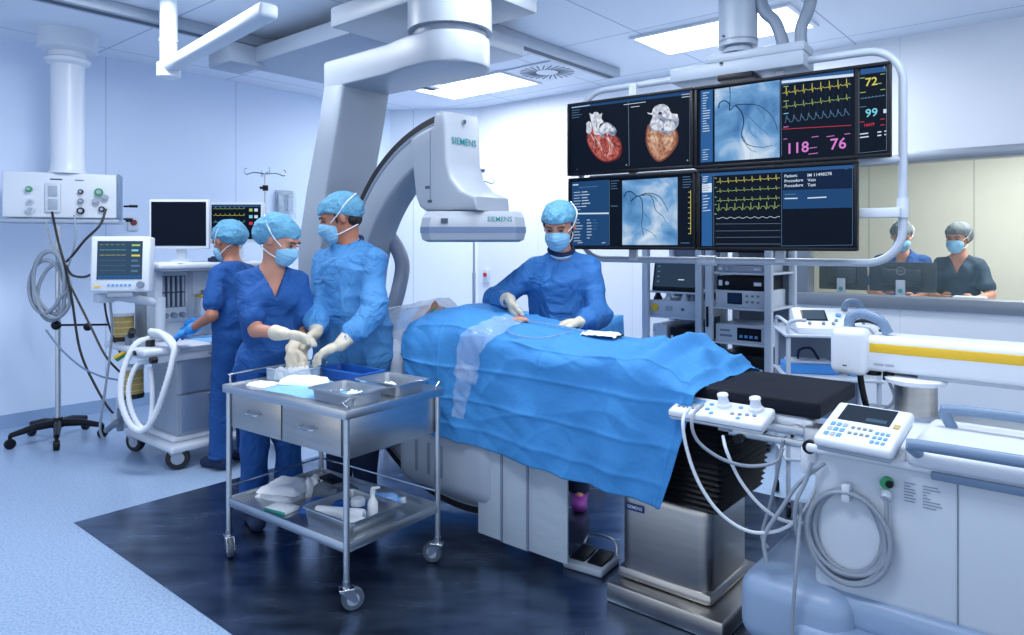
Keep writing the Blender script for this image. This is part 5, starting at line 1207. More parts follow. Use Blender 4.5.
# ceiling-hung arm at the top left
t = thing('jointed_boom', 'white jointed ceiling arm with round post at the top left', 'ceiling arm', (-2.28, 4.65, CEIL))
mb = MB(Matrix.Translation((2.28, -4.65, -CEIL))).use(WHITE)
mb.cyl((-2.28, 4.65, 2.64), (-2.28, 4.65, 3.09), .055, None, 26).cyl((-2.28, 4.65, 2.80), (-2.28, 4.65, 2.82), .06, None, 26).cyl((-2.28, 4.65, 2.57), (-2.28, 4.65, 2.66), .075, None, 26); mb.build('post', None, t)
mb = MB(Matrix.Translation((2.28, -4.65, -CEIL))).use(OFFW)
a, b = V((-2.28, 4.65, 2.62)), V((-1.25, 3.55, 2.66)); d = (b - a); mb.box((a + b) / 2, (d.length + .1, .10, .075), Matrix.Rotation(math.atan2(d.y, d.x), 3, 'Z'), .02, 3); mb.build('boom', None, t)
t = thing('ceiling_speaker', 'grey-blue box unit mounted under the ceiling beside the left wall', 'ceiling unit', (-2.15, 5.45, CEIL), -40)
mb = MB().use(GREYP); mb.bx(-.17, .17, -.14, .14, -.26, -.10, .02).cyl((0, 0, -.10), (0, 0, -.002), .03); mb.build('housing', None, t)
mb = MB().use(INK); mb.bx(-.02, .06, -.142, -.138, -.14, -.13); mb.build('mark', None, t)

# ------------------------------------------------------------ blue-draped back table
bt = thing('draped_back_table', 'long table under blue drape standing behind the patient, seen either side of the masked woman', 'table', (-.10, 5.35, 0), -24)
mb = MB().use(DRAPE); vs = []; NU, NW = 60, 24
for i in range(NU + 1):
    for j in range(NW + 1):
        u = i / NU * 2 - 1; v = j / NW * 2 - 1; hx_, hy_ = .90, .28
        def sd(a, h):
            if abs(a) < .6: return a / .6 * h, 0
            return math.copysign(h + .04 * (abs(a) - .6), a), (abs(a) - .6) / .4
        X, ex = sd(u, hx_); Y, ey = sd(v, hy_); e = max(ex, ey)
        if e > 0: X += .012 * math.sin(Y * 40) * ex; Y += .012 * math.sin(X * 30) * ey * (1 if v > 0 else -1)
        vs.append((X, Y, .93 - e * .62 + .006 * mnoise.noise(V((X * 5, Y * 5, 3)))))
mb.raw(vs, [(i * (NW + 1) + j, i * (NW + 1) + j + 1, (i + 1) * (NW + 1) + j + 1, (i + 1) * (NW + 1) + j) for i in range(NU) for j in range(NW)]); mb.build('drape', None, bt, 180)
for sx in (-1, 1):
    for sy in (-1, 1): mb = MB().use(STEEL); mb.cyl((sx * .86, sy * .25, 0), (sx * .86, sy * .25, .9), .014); mb.build('leg', None, bt)
mb = MB().use(STEEL); mb.bx(-.88, .88, -.27, .27, .90, .92); mb.build('top', None, bt)
BT = frm((-.10, 5.35, 0), -24)
soft_item('folded_linen', 'white folded linen on the blue back table right of the masked woman', 'linen', BT @ frm((.78, -.12, .935), 0), (.09, .08, .05), TOWEL, 91, .3)
t = thing('steel_bowl', 'small clear tubing set beside the linen on the blue back table', 'tubing', BT @ V((.74, -.24, .93)), 0); t.name = 'tubing_loop'
mb = MB().use(STRAP); mb.tube([(-.06, 0, .0), (-.03, -.05, .05), (.0, -.07, -.04), (-.02, -.075, -.2), (.03, -.08, -.1), (.05, -.04, .03), (.08, 0, .0)], .006, 8, 6); mb.build('tube', None, t)

# ------------------------------------------------------------ equipment racks by the window wall
def rack(label, org, W, D, H):
    t = thing('equipment_rack', label, 'equipment rack', org, RZ)
    for x in (0, W - .05):
        for y in (0, D - .05): mb = MB().use(RACKM); mb.bx(x, x + .05, y, y + .05, .06, H, .006); mb.build('post', None, t)
    mb = MB().use(RACKM); mb.bx(0, W, 0, D, .06, .12, .006).bx(0, W, 0, D, H - .04, H, .006).use(MIDG).bx(.05, W - .05, D - .03, D - .02, .12, H - .04); mb.build('frame', None, t)
    for x in (.03, W - .03):
        for y in (.03, D - .03): mb = MB().use(BLK); mb.lathe([(.01, -.014), (.03, -.012), (.03, .012), (.01, .014)], (x, y, .03), (1, 0, 0), 16).cyl((x, y, .03), (x, y, .07), .012); mb.build('caster', None, t)
    return t
r2 = rack('tall open equipment rack holding stacked white and black units, nearest the window', V((1.433, 5.2, 0)), .49, .55, 1.72)
RF2 = frm((1.433, 5.2, 0), RZ)
for z in (.42, .73, .985, 1.24): mb = MB().use(OFFW); mb.bx(.01, .48, .03, .52, z, z + .015, .003); mb.build('shelf', None, r2)
mb = MB().use(BLK); mb.bx(.012, .03, -.012, .0, .85, 1.0, .004); mb.build('door_handle', None, r2)
r1 = rack('open equipment rack with a tilted dark touch screen, left of the taller unit stack', V((1.433, 5.2, 0)) - EX * .53, .50, .50, 1.72)
RF1 = frm(V((1.433, 5.2, 0)) - EX * .53, RZ)
for z in (.60, .885, 1.08): mb = MB().use(OFFW); mb.bx(.05, .45, .03, .48, z, z + .015, .003); mb.build('shelf', None, r1)
def unit(F_, name, label, cat, x0, x1, z, h, d, m, face):
    t = thing(name, label, cat, F_ @ V(((x0 + x1) / 2, .05, z)), RZ); w = (x1 - x0) / 2
    mb = MB().use(m); mb.bx(-w, w, 0, d, 0, h, .006); mb.build('case', None, t); face(t, w, h); return t
def f_scope(t, w, h):
    mb = MB().use(BLK); mb.bx(-w * .5, w * .1, -.006, 0, h * .2, h * .85, .003).use(sc['navy']).bx(-w * .45, w * .05, -.007, -.006, h * .28, h * .78); mb.build('display', None, t)
    for i in range(3):
        for j in range(2): mb = MB().use(MIDG); mb.cyl((w * .3 + .04 * i, 0, h * (.35 + .35 * j)), (w * .3 + .04 * i, -.012, h * (.35 + .35 * j)), .009); mb.build('knob', None, t)
def f_slots(t, w, h):
    mb = MB().use(BLK); mb.bx(-w * .1, w * .85, -.004, 0, h * .15, h * .85).use(INKB)
    for i in range(4): mb.bx(w * (0 + .2 * i), w * (.12 + .2 * i), -.006, -.004, h * .3, h * .45)
    mb.use(MIDG).bx(-w * .8, -w * .3, -.004, 0, h * .3, h * .42).bx(-w * .8, -w * .4, -.004, 0, h * .6, h * .7); mb.build('front_panel', None, t)
def f_dark(t, w, h):
    mb = MB().use(INKW); mb.bx(w * .6, w * .9, -.004, 0, h * .35, h * .6); mb.build('label_plate', None, t)
    mb = MB().use(INKW); mb.bx(-w * .9, -w * .75, -.004, 0, h * .3, h * .7); mb.build('switch', None, t)
    mb = MB().use(CHROME); mb.cyl((-w * .5, 0, h * .5), (-w * .5, -.02, h * .5), .015); mb.build('knob', None, t)
unit(RF2, 'rack_unit', 'white electronic unit with small dark display on the upper middle rack shelf', 'electronic unit', .06, .43, 1.0, .125, .42, OFFW, f_scope)
unit(RF2, 'rack_unit', 'white electronic unit with wide black front on the lower middle rack shelf', 'electronic unit', .06, .43, .745, .13, .42, OFFW, f_slots)
unit(RF2, 'rack_unit', 'black electronic unit directly above the white unit with the small display', 'electronic unit', .07, .42, 1.127, .10, .40, BLK, f_dark)
unit(RF2, 'rack_unit', 'flat pale unit with rounded front on the top rack shelf under the monitors', 'electronic unit', .07, .42, 1.256, .05, .40, GREYP, f_dark)
unit(RF2, 'rack_unit', 'black electronic unit at the bottom of the window-side rack', 'electronic unit', .06, .43, .436, .22, .42, BLK, f_dark)
unit(RF2, 'rack_unit', 'dark electronic unit topmost in the window-side rack', 'electronic unit', .06, .43, 1.40, .15, .42, BLK, f_dark)
def f_panel(t, w, h):
    mb = MB().use(YEL); mb.cyl((-w * .72, 0, h * .5), (-w * .72, -.01, h * .5), .03); mb.build('dial', None, t)
    mb = MB().use(GREYP); mb.bx(-w * .3, -w * .05, -.006, 0, h * .35, h * .65); mb.build('display', None, t)
    mb = MB().use(INK); mb.bx(w * .3, w * .4, -.006, 0, h * .4, h * .55); mb.build('switch', None, t)
unit(RF1, 'rack_unit', 'white unit with round yellow dial on the left rack', 'electronic unit', .03, .47, .90, .125, .40, OFFW, f_panel)
unit(RF1, 'rack_unit', 'dark small unit on the lower shelf of the left rack', 'electronic unit', .22, .43, .616, .20, .40, BLK, f_dark)
unit(RF1, 'rack_unit', 'pale box unit beside the dark unit on the lower shelf of the left rack', 'electronic unit', .07, .19, .616, .22, .30, OFFW, f_dark)
t = thing('touch_screen', 'tilted dark touch screen standing on the left rack shelf', 'screen', RF1 @ V((.26, .03, 1.096)), RZ); Mt = Matrix.Rotation(R(-12), 4, 'X')
mb = MB(Mt).use(BLK); mb.bx(-.19, .19, 0, .035, 0, .26, .008); mb.build('housing', None, t)
mb = MB(Mt).use(glow('touch_face', '#33475f', .7)); mb.bx(-.17, .17, -.003, 0, .035, .245).use(sc['grid'])
for i in range(4): mb.bx(-.15, -.13, -.005, -.003, .07 + .04 * i, .078 + .04 * i)
for i in range(5): mb.bx(-.06 + .04 * i, -.04 + .04 * i, -.005, -.003, .225, .231)
mb.use(sc['white']).bx(.03, .08, -.005, -.003, .09, .096); mb.build('screen', None, t)
for i, (x, r, m) in enumerate(((.10, .035, BLK), (.19, .03, OFFW), (.33, .03, OFFW), (.40, .03, MIDG))):
    o = MB().use(m); o.lathe([(r, 0), (r, .01), (r * .7, .03), (r * .5, .05), (r * .6, .06)], (0, 0, 0)); o = o.build(('black_cup', 'white_jar', 'white_dispenser', 'grey_jar')[i]); o.location = RF1 @ V((x, .08, 1.026))
    tag(o, ('black small cup on the left rack under the touch screen', 'round white jar second from left under the touch screen', 'white dispenser third from left under the touch screen', 'grey small jar at the right end under the touch screen')[i], 'container')
o = MB().use(mat('pink_label_box', '#c9a9c4', .6)); o.box((0, 0, .035), (.24, .1, .07), None, .006); o = o.build('cardboard_box'); o.matrix_world = RF1 @ frm((.17, .1, .40), 0)
tag(o, 'pale pink box at the bottom of the left rack', 'box'); mb = MB().use(OFFW); mb.bx(.05, .45, .03, .48, .38, .395, .003); mb.build('shelf', None, r1)

# ------------------------------------------------------------ small equipment cart with defibrillator under the window
K0 = px(787, 335, 3.75); K0 = V((K0.x, K0.y, 0)); KF = frm(K0, -12)
kc = thing('equipment_cart', 'grey steel cart under the window carrying a white device with small screen', 'cart', K0, -12)
kz = .965
for x in (0.01, .46):
    for y in (.02, .40): mb = MB().use(TUBEM); mb.cyl((x, y, .08), (x, y, kz), .012).use(BLK).lathe([(.01, -.012), (.035, -.01), (.035, .01), (.01, .012)], (x, y, .038), (1, 0, 0), 16); mb.build('leg', None, kc)
mb = MB().use(TUBEM); mb.bx(-.01, .48, 0, .42, kz, kz + .015, .004).use(MIDG).bx(.0, .47, .40, .41, .45, kz); mb.build('top_shelf', None, kc)
mb = MB().use(TUBEM); mb.bx(-.01, .48, 0, .42, .735, .75, .004); mb.build('middle_shelf', None, kc)
mb = MB().use(TUBEM); mb.bx(-.01, .48, 0, .42, .3, .315, .004); mb.build('lower_shelf', None, kc)
mb = MB().use(TUBEM); mb.tube([(.01, .02, kz), (.01, .02, kz + .07), (.05, .02, kz + .09), (.1, .02, kz + .09)], .010, 10, 4).tube([(.01, .40, kz), (.01, .4, kz + .07), (.01, .02, kz + .07)], .010, 10, 4); mb.build('push_handle', None, kc)
df = thing('defibrillator', 'white portable device with small grey screen on the cart below the window', 'medical device', KF @ V((.23, .17, kz + .016)), -12); Md = Matrix.Rotation(R(-18), 4, 'X')
mb = MB().use(WHITE); mb.prism([(-.12, 0), (.12, 0), (.12, .115), (.05, .125), (-.12, .03)], -.17, .17, basis((0, 0, 0), (0, 1, 0), (0, 0, 1), (1, 0, 0)), .012); mb.build('housing', None, df)
def onface(x, s): return (x, -.12 + .17 * s, .03 + .095 * s)
sl = basis(onface(0, 0), (1, 0, 0), (0, .17 / .1947, .095 / .1947), (0, -.095 / .1947, .17 / .1947))
mb = MB(sl).use(BLK); mb.bx(-.13, .0, .07, .17, 0, .004, .002).use(glow('defib_screen', '#5a7690', .6)).bx(-.12, -.01, .08, .16, .004, .005); mb.build('screen', None, df)
for x, y, r, m in ((.06, .12, .014, INKB), (.11, .12, .01, INKB), (.04, .07, .008, MIDG), (.11, .06, .01, MIDG), (-.10, .04, .009, MIDG), (-.03, .04, .009, MIDG), (.02, .04, .009, MIDG)):
    mb = MB(sl).use(m); mb.cyl((x, y, 0), (x, y, .010), r); mb.build('button', None, df)
mb = MB().use(BLUEG); mb.tube([(.10, .03, .12), (.12, .03, .16), (.17, .03, .16), (.19, .03, .11), (.19, .03, .02)], .018, 12, 4); mb.build('carry_handle', None, df)
cable('device_cable', 'black cable lying over the white arm beside the portable device', [px(845, 326, 3.3), px(858, 321, 3.2), px(872, 322, 3.1), px(885, 328, 3.05), px(875, 332, 3.0), px(860, 328, 3.05)], .008, CABLEB)
t = thing('blue_box', 'blue plastic supply box with dark loop handle on the middle shelf of the cart', 'box', KF @ V((.13, .2, .751)), -12)
mb = MB().use(mat('mid_blue_box', '#3f8fdc', .5)); mb.bx(-.12, .16, -.08, .08, 0, .055, .006).use(OFFW).bx(-.10, .12, -.07, .07, .055, .07, .004); mb.build('tub', None, t)
mb = MB().use(NAVY); mb.tube([(-.04, 0, .07), (-.03, 0, .12), (.03, 0, .13), (.07, 0, .07)], .007, 8, 5); mb.build('handle', None, t)
t = thing('pump_bottle', 'small dark-capped bottle beside the blue supply box on the cart', 'bottle', KF @ V((.36, .12, .751)), 0)
mb = MB().use(INKB); mb.lathe([(.03, 0), (.03, .05), (.012, .065)], (0, 0, 0)); mb.build('bottle_body', None, t); mb = MB().use(BLK); mb.ell((0, 0, .08), .022); mb.build('cap', None, t)

# ------------------------------------------------------------ mobile console at the right
cn = thing('mobile_console', 'large white wheeled console with display, blue-grey handles and coiled cable at the right', 'medical console', T0, RZ)
mb = MB().use(OFFW)
mb.bx(.03, .80, -.32, .42, .34, .80, .03, 4)
mb.use(MIDG).bx(.432, .436, -.3225, -.319, .36, .78)
mb.build('cabinet', None, cn)
mb = MB().use(WHITE); mb.bx(.01, .82, -.34, .44, .785, .815, .012, 3); mb.bx(.30, .80, -.36, .10, .80, .865, .03, 4); mb.build('top_cover', None, cn)
mb = MB().use(mat('plinth_blue_grey', '#8ba3c2', .4, var=.03)); mb.bx(-.02, .80, -.42, .40, .11, .26, .05, 5).bx(-.20, .16, -.40, .22, .12, .36, .07, 6).bx(.0, .78, -.34, .40, .24, .36, .04, 4); mb.build('plinth', None, cn)
for x, y, a in ((-.08, -.33, 10), (.70, -.33, 40), (-.08, .33, 90), (.70, .33, 10)): caster(cn, x, y, .13, .05, a, DARK, .03, GREYP, .0035)
# display head
DC = V((1.109, 2.2085, .8985)); dl = TF.inverted() @ DC
Rm = Matrix.Rotation(R(-4), 3, 'Z') @ Matrix.Rotation(R(-73), 3, 'X')     # local z = up the panel, face toward -y
DM = Matrix.Translation(dl) @ Rm.to_4x4() @ Matrix.Diagonal((.85, 1, 1.22, 1))
mb = MB(DM).use(WHITE); mb.bx(-.135, .135, 0, .035, -.105, .105, .014, 3).use(GREYP).bx(-.128, .128, .034, .05, -.098, .098, .01)
dh = mb.build('display_head', None, cn)
mb = MB(DM).use(glow('console_screen', '#3b4c63', .6)); mb.bx(-.095, .085, -.002, .0, .005, .088).use(glow('console_screen_low', '#5f89ab', .6)).bx(-.0, .07, -.003, -.002, .015, .03); mb.build('screen', None, dh)
keys = [(-.105 + .022 * i, -.082 + .026 * j, .015, .016, (INKB, GREYP, INKB)[(i + j) % 3]) for i in range(3) for j in range(3)] + [(-.03 + .02 * i, -.06 + .028 * j, .012, .010, MIDG) for i in range(4) for j in range(2)] + [(.055 + .018 * i, -.085 + .022 * j, .012, .012, INKB) for i in range(3) for j in range(3)]
for x, z, w, hh, m in keys: mb = MB(DM).use(m); mb.bx(x, x + w, -.003, 0, z, z + hh, .001); mb.build('key', None, dh)
mb = MB(DM).use(mat('brass_label', '#b8a25e', .5)); mb.bx(.098, .118, -.003, 0, .0, .02, .001); mb.build('brass_label', None, dh)
mb = MB().use(GREYP); mb.cyl(dl + V((.02, .03, -.03)), V((dl.x + .03, dl.y + .03, .80)), .045); mb.build('display_neck', None, cn)
for pts in ([(.34, -.335, .84), (.33, -.40, .875), (.36, -.405, .885), (.74, -.405, .885), (.78, -.40, .875), (.78, -.34, .84)], [(.38, -.02, .86), (.36, -.03, .91), (.39, -.03, .925), (.72, -.03, .925), (.76, -.03, .91), (.75, -.02, .86)]):
    mb = MB().use(BLUEG); mb.tube(pts, .017, 14, 5); mb.build('handle', None, cn)
mb = MB().use(BLUEG); mb.bx(.37, .80, -.350, -.338, .775, .80, .005); mb.build('bumper_strip', None, cn)
mb = MB().use(GREYP); mb.lathe([(.085, 0), (.085, .012), (.07, .018)], (.22, .28, .815), n=32).use(STEELB).cyl((.22, .28, .83), (.22, .28, .94), .072, None, 36).use(WHITE).lathe([(.075, .122), (.10, .13), (.105, .145), (.09, .15)], (.22, .28, .815), n=32); mb.build('steel_canister', None, cn)
mb = MB(); mb.use(GREEN).cyl((.25, -.322, .735), (.25, -.34, .735), .018).use(BLK).cyl((.26, -.335, .735), (.26, -.345, .735), .011).use(OFFW).cyl((.25, -.33, .705), (.25, -.345, .69), .015); mb.build('connector_port', None, cn)
mb = MB().use(INKL)
for k in range(7): mb.bx(.295, .295 + (.03, .018, .03, .032, .025, .032, .03)[k], -.3222, -.32, .742 - .009 * k, .745 - .009 * k)
mb.build('printed_text', None, cn); mb = MB().use(INKL)
for k in range(8): mb.bx(.345, .345 + (.04, .045, .02, .01, .02, .045, .05, .035)[k], -.3222, -.32, .742 - .009 * k, .745 - .009 * k)
mb.build('printed_text', None, cn)
# coiled cable on a hook
hk = TF @ V((.105, -.335, .67))
mb = MB().use(OFFW); mb.bx(.125, .15, -.358, -.32, .655, .71, .005); mb.build('cable_hook', None, cn)
rnd = random.Random(5); mb = MB().use(CABLE); pts = []
for i in range(6 * 20):
    a = 2 * math.pi * i / 20 + math.pi / 2; k = i / 20; rx = .125 - .008 * (k % 3) + .006 * math.sin(k * 2); rz_ = .150 - .010 * ((k * 1.3) % 2.5)
    pts.append((.14 + rx * math.cos(a), -.333 - .012 * math.sin(k * 1.9) - .008, .685 - rz_ + rz_ * math.sin(a)))
mb.tube(pts, .0075, 8, 2); mb.build('coiled_cable', None, cn, 60)
mb = MB().use(CABLE); mb.tube([(.25, -.34, .69), (.252, -.342, .64), (.25, -.342, .58), (.24, -.342, .52)], .006, 8, 5).tube([(.07, -.335, .76), (-.0, -.36, .69), (-.05, -.38, .60), (-.10, -.40, .50), (-.09, -.41, .42)], .007, 8, 6).tube([(.0, -.345, .62), (.01, -.42, .45), (-.0, -.43, .27), (0, -.43, .14)], .006, 8, 6); mb.build('trailing_cables', None, cn, 60)
# white suspended arm with yellow stripe
wa = thing('white_equipment_arm', 'thick white horizontal equipment arm with a yellow stripe, in front of the window wall', 'equipment arm', TW(-.07, .30, .975), RZ)
mb = MB().use(WHITE); mb.bx(.10, 1.55, -.06, .14, .0, .135, .025, 4).use(GREYP).bx(.30, 1.5, -.045, .12, -.012, .006, .004); mb.build('arm_body', None, wa)
mb = MB().use(WHITE); mb.bx(.0, .135, -.085, .15, -.02, .16, .03, 5).use(INK).bx(.05, .065, -.087, -.084, .015, .02); mb.build('end_block', None, wa)
mb = MB().use(YEL); mb.bx(.14, 1.0, -.0625, -.0575, .075, .11, .001).use(INK).cyl((.985, -.063, .092), (.985, -.066, .092), .006); mb.build('yellow_stripe', None, wa)
mb = MB().use(GREYP); put_text(mb, 'ARTIS', basis((.155, -.0615, .03), (1, 0, 0), (0, 0, 1), (0, -1, 0)), h=.014) if 0 else mb.bx(.155, .19, -.062, -.059, .026, .034).bx(.195, .225, -.062, -.059, .026, .034); mb.build('small_marking', None, wa)
mb = MB().use(BLUEG); mb.tube([(.05, .02, .155), (.05, .02, .19), (.09, .02, .215), (.16, .02, .19), (.19, .02, .14)], .02, 12, 4); mb.build('top_grip', None, wa)
mb = MB().use(WHITE); mb.bx(1.3, 1.5, -.03, .11, -.18, .01, .02); mb.cyl((1.4, .04, -1.0), (1.4, .04, 0), .06); mb.build('support_column', None, wa)
mb = MB().use(BLK); mb.cyl((.14, .0, -.02), (.14, .0, .0), .03).cyl((.2, -.03, -.03), (.2, -.03, .005), .02).tube([(.09, .0, .0), (.10, .0, -.08), (.12, .02, -.2)], .012, 8, 4); mb.build('underside_fittings', None, wa)
mb = MB().use(CABLE); mb.tube([(.20, -.03, -.03), (.22, -.03, -.10), (.18, -.02, -.15), (.12, .0, -.17)], .006, 8, 5); mb.build('arm_cable', None, wa)

# ------------------------------------------------------------ control room behind the window
cw = seam_mat('control_room_panel', '#c4c9c1', 1.0, '#a6aea6', tangent=EX, line=.008)
def rbox(name, t0, t1, d0, d1, z0, z1, m):
    mb = MB(FR).use(m); mb.bx(t0, t1, d0, d1, z0, z1); return struct(mb.build(name))
rbox('wall_control_back', 2.5, 9.2, 2.5, 2.6, 0, CEIL, cw); rbox('wall_control_left', 2.5, 2.6, .14, 2.5, 0, CEIL, cw); rbox('wall_control_right', 9.1, 9.2, .14, 2.5, 0, CEIL, cw)
rbox('floor_control', 2.5, 9.2, .0, 2.6, -.1, -.001, mat('control_floor', '#8d939b', .5, var=.05)); rbox('ceiling_control', 2.5, 9.2, .14, 2.6, 2.7, 2.8, mat('control_ceiling', '#d6d8d4', .7, var=.02))
t = thing('ceiling_light', 'added control-room ceiling light, hidden above the window glass', 'ceiling light', FR @ V((5.4, 1.1, 2.7)), RZ)  # unseen fixture added to light the control room
mb = MB().use(WHITE); mb.bx(-.65, .65, -.17, .17, -.05, -.001, .008); mb.build('frame', None, t); mb = MB().use(glow('added_control_glow', '#fff6e6', 3.2)); mb.bx(-.6, .6, -.14, .14, -.058, -.05); mb.build('diffuser', None, t)
l = bpy.data.lights.new('added_control_lamp', 'AREA'); l.shape = 'RECTANGLE'; l.size = 1.2; l.size_y = .3; l.energy = 45; l.color = (1, .97, .9); o = bpy.data.objects.new('added_control_lamp', l); COL.objects.link(o); o.location = FR @ V((5.4, 1.1, 2.63)); o.rotation_euler = (0, 0, R(RZ))  # area lamp added under the fixture to brighten the control-room wall
dk = thing('control_desk', 'pale control-room desk behind the window glass', 'desk', FR @ V((5.2, .5, 0)), RZ)
mb = MB().use(OFFW); mb.bx(-1.3, 1.6, -.28, .35, .96, .99, .004); mb.build('desktop', None, dk)
for x in (-1.25, 0, 1.55): mb = MB().use(GREYP); mb.bx(x - .02, x + .02, -.25, .3, 0, .96, .004); mb.build('side_panel', None, dk)
def back_mon(label, x0, x1, z0, z1, dep, logo):
    t = thing('desktop_monitor', label, 'monitor', FR @ V(((x0 + x1) / 2, dep, .991)), RZ, 'desktop monitors behind the glass'); w = (x1 - x0) / 2
    mb = MB().use(mat('dark_monitor_back', '#1f2e3d', .35)); mb.bx(-w, w, 0, .03, z0 - .991, z1 - .991, .006).bx(-w * .6, w * .6, -.03, 0, z0 - .94, z1 - 1.05, .01); b_ = mb.build('back_cover', None, t)
    mb = MB().use(GREYP); mb.bx(-.035, .035, -.05, -.03, 0, .17, .005).bx(-.1, .1, -.09, .07, 0, .012, .004).use(TEALTX).cyl((0, -.052, .08), (0, -.05, .08), .018); mb.build('stand', None, t)
    if logo:
        mb = MB().use(MIDG); mb.tube([(.032 * math.cos(a), -.032, .245 + .032 * math.sin(a)) for a in [2 * math.pi * k / 24 for k in range(24)]], .003, 6, closed=True); put_text(mb, 'DELL', basis((-.024, -.0335, .237), (1, 0, 0), (0, 0, 1), (0, -1, 0)), w=.048); mb.build('round_logo', None, b_)
def TWL(x): # window-wall coordinate of a photo column
    f = (x - 512) / F; return (8.4 * f + .408) / (.766 + .643 * f)
def TWD(x, dep):
    f = (x - 512) / F; return ((8.4 + .766 * dep) * f + .408 - .643 * dep) / (.766 + .643 * f)
for a, b, lg, lb in ((819, 867, 0, 'dark monitor back at the left behind the glass'), (869, 936, 1, 'dark wide monitor back with round logo in front of the masked man')):
    back_mon(lb, TWD(a, .42), TWD(b, .42), 1.06, 1.31, .42, lg)
o = MB().use(OFFW); o.box((0, 0, .03), (.22, .12, .06), None, .006); o = o.build('white_phone'); o.matrix_world = FR @ frm((TWD(970, .35), .35, .991), 0); tag(o, 'white desk box in front of the control-room woman', 'desk box')
t = soft_item('desk_papers', 'white papers lying on the control-room desk between the monitor and the woman', 'paper', FR @ frm((TWD(948, .3), .3, .991), 10), (.12, .07, .012), TOWEL, 95, .2)

# ------------------------------------------------------------ people
def ik(S, W, l1, l2, pole):
    d = W - S; L = min(d.length, (l1 + l2) * .995); dn = d.normalized(); W2 = S + dn * L
    a = (l1 * l1 - l2 * l2 + L * L) / (2 * L); h = math.sqrt(max(0, l1 * l1 - a * a))
    p = V(pole); p = (p - dn * p.dot(dn)); p = p.normalized() if p.length > 1e-4 else V((0, 0, -1))
    return S + dn * a + p * h, W2
def hand_prims(W, d, n, s, curl=.5, sc_=1.0, thumb=.5, spread=1.0, off=0):
    """wrist W, finger direction d, palm-facing n, thumb side s"""
    d = V(d).normalized(); n = V(n); n = (n - d * n.dot(d)).normalized(); s = V(s); s = (s - d * s.dot(d) - n * s.dot(n)).normalized()
    k = sc_; P = [cap(W - d * .01, W + d * .05 * k, .026 * k + off, .034 * k + off, n, .55), cap(W + d * .045 * k - s * .02 * k, W + d * .085 * k - s * .024 * k, .018 * k + off, .014 * k + off, None, 1, .015), cap(W + d * .045 * k + s * .018 * k, W + d * .088 * k + s * .026 * k, .018 * k + off, .014 * k + off, None, 1, .015)]
    tips = []
    for i, (o, L, c) in enumerate(((.031, .072, .85), (.0105, .080, 1.0), (-.0105, .075, 1.1), (-.030, .060, 1.2))):
        b = W + d * (.088 - .004 * abs(i - 1)) * k + s * o * k * spread; a = 0; cur = b; dd = d + s * o * 2.5 * spread
        for seg, f in enumerate((.45, .30, .25)):
            a += curl * c * (.55, .8, .55)[seg]
            v = (dd.normalized() * math.cos(a) + n * math.sin(a)); nx = cur + v * L * f * k
            P.append(cap(cur, nx, (.0092 - .0007 * seg) * k + off, (.0086 - .0008 * seg) * k + off, None, 1, .006)); cur = nx
        tips.append(cur)
    b = W + d * .022 * k + s * .022 * k; m = b + (s * .62 + d * .62 + n * .35 * thumb).normalized() * .042 * k; e = m + (s * .15 + d * .9 + n * .6 * thumb).normalized() * .034 * k; e2 = e + (d * .9 - s * .1 + n * .8 * thumb).normalized() * .022 * k
    P += [cap(b, m, .015 * k + off, .0115 * k + off, None, 1, .012), cap(m, e, .011 * k + off, .010 * k + off, None, 1, .006), cap(e, e2, .0098 * k + off, .0085 * k + off, None, 1, .006)]
    return P
def folds(seed, amp=.012, f=11):
    """sharp-crested cloth folds"""
    r = random.Random(seed); W = [(r.uniform(-1, 1) * f, r.uniform(-1, 1) * f, r.uniform(-.9, .9) * f, r.uniform(0, 6.28)) for _ in range(6)]
    def fn(X, Y, Z):
        s = 0
        for i, (a, b, c, p) in enumerate(W):
            q = a * X + b * Y + c * Z + p + 1.9 * np.sin(c * .9 * X - a * .8 * Z + b * .7 * Y + p * 2)
            s = s + (np.abs(np.sin(q)) ** .6 - .6) * (1 if i < 3 else .5)
        return amp * s / 1.5
    return fn
def wrinkle(seed, amp=.004, f=9):
    r = random.Random(seed); W = [(r.uniform(-1, 1) * f, r.uniform(-1, 1) * f, r.uniform(-.7, .7) * f * 1.6, r.uniform(0, 6.28)) for _ in range(7)]
    def fn(X, Y, Z):
        s = 0
        for i, (a, b, c, p) in enumerate(W):
            s = s + np.sin(a * X + b * Y + c * Z + p + 1.3 * np.sin(c * .7 * X - a * .5 * Z + p * 2)) * (1 if i < 4 else .6)
        return amp * s / 2.2
    return fn
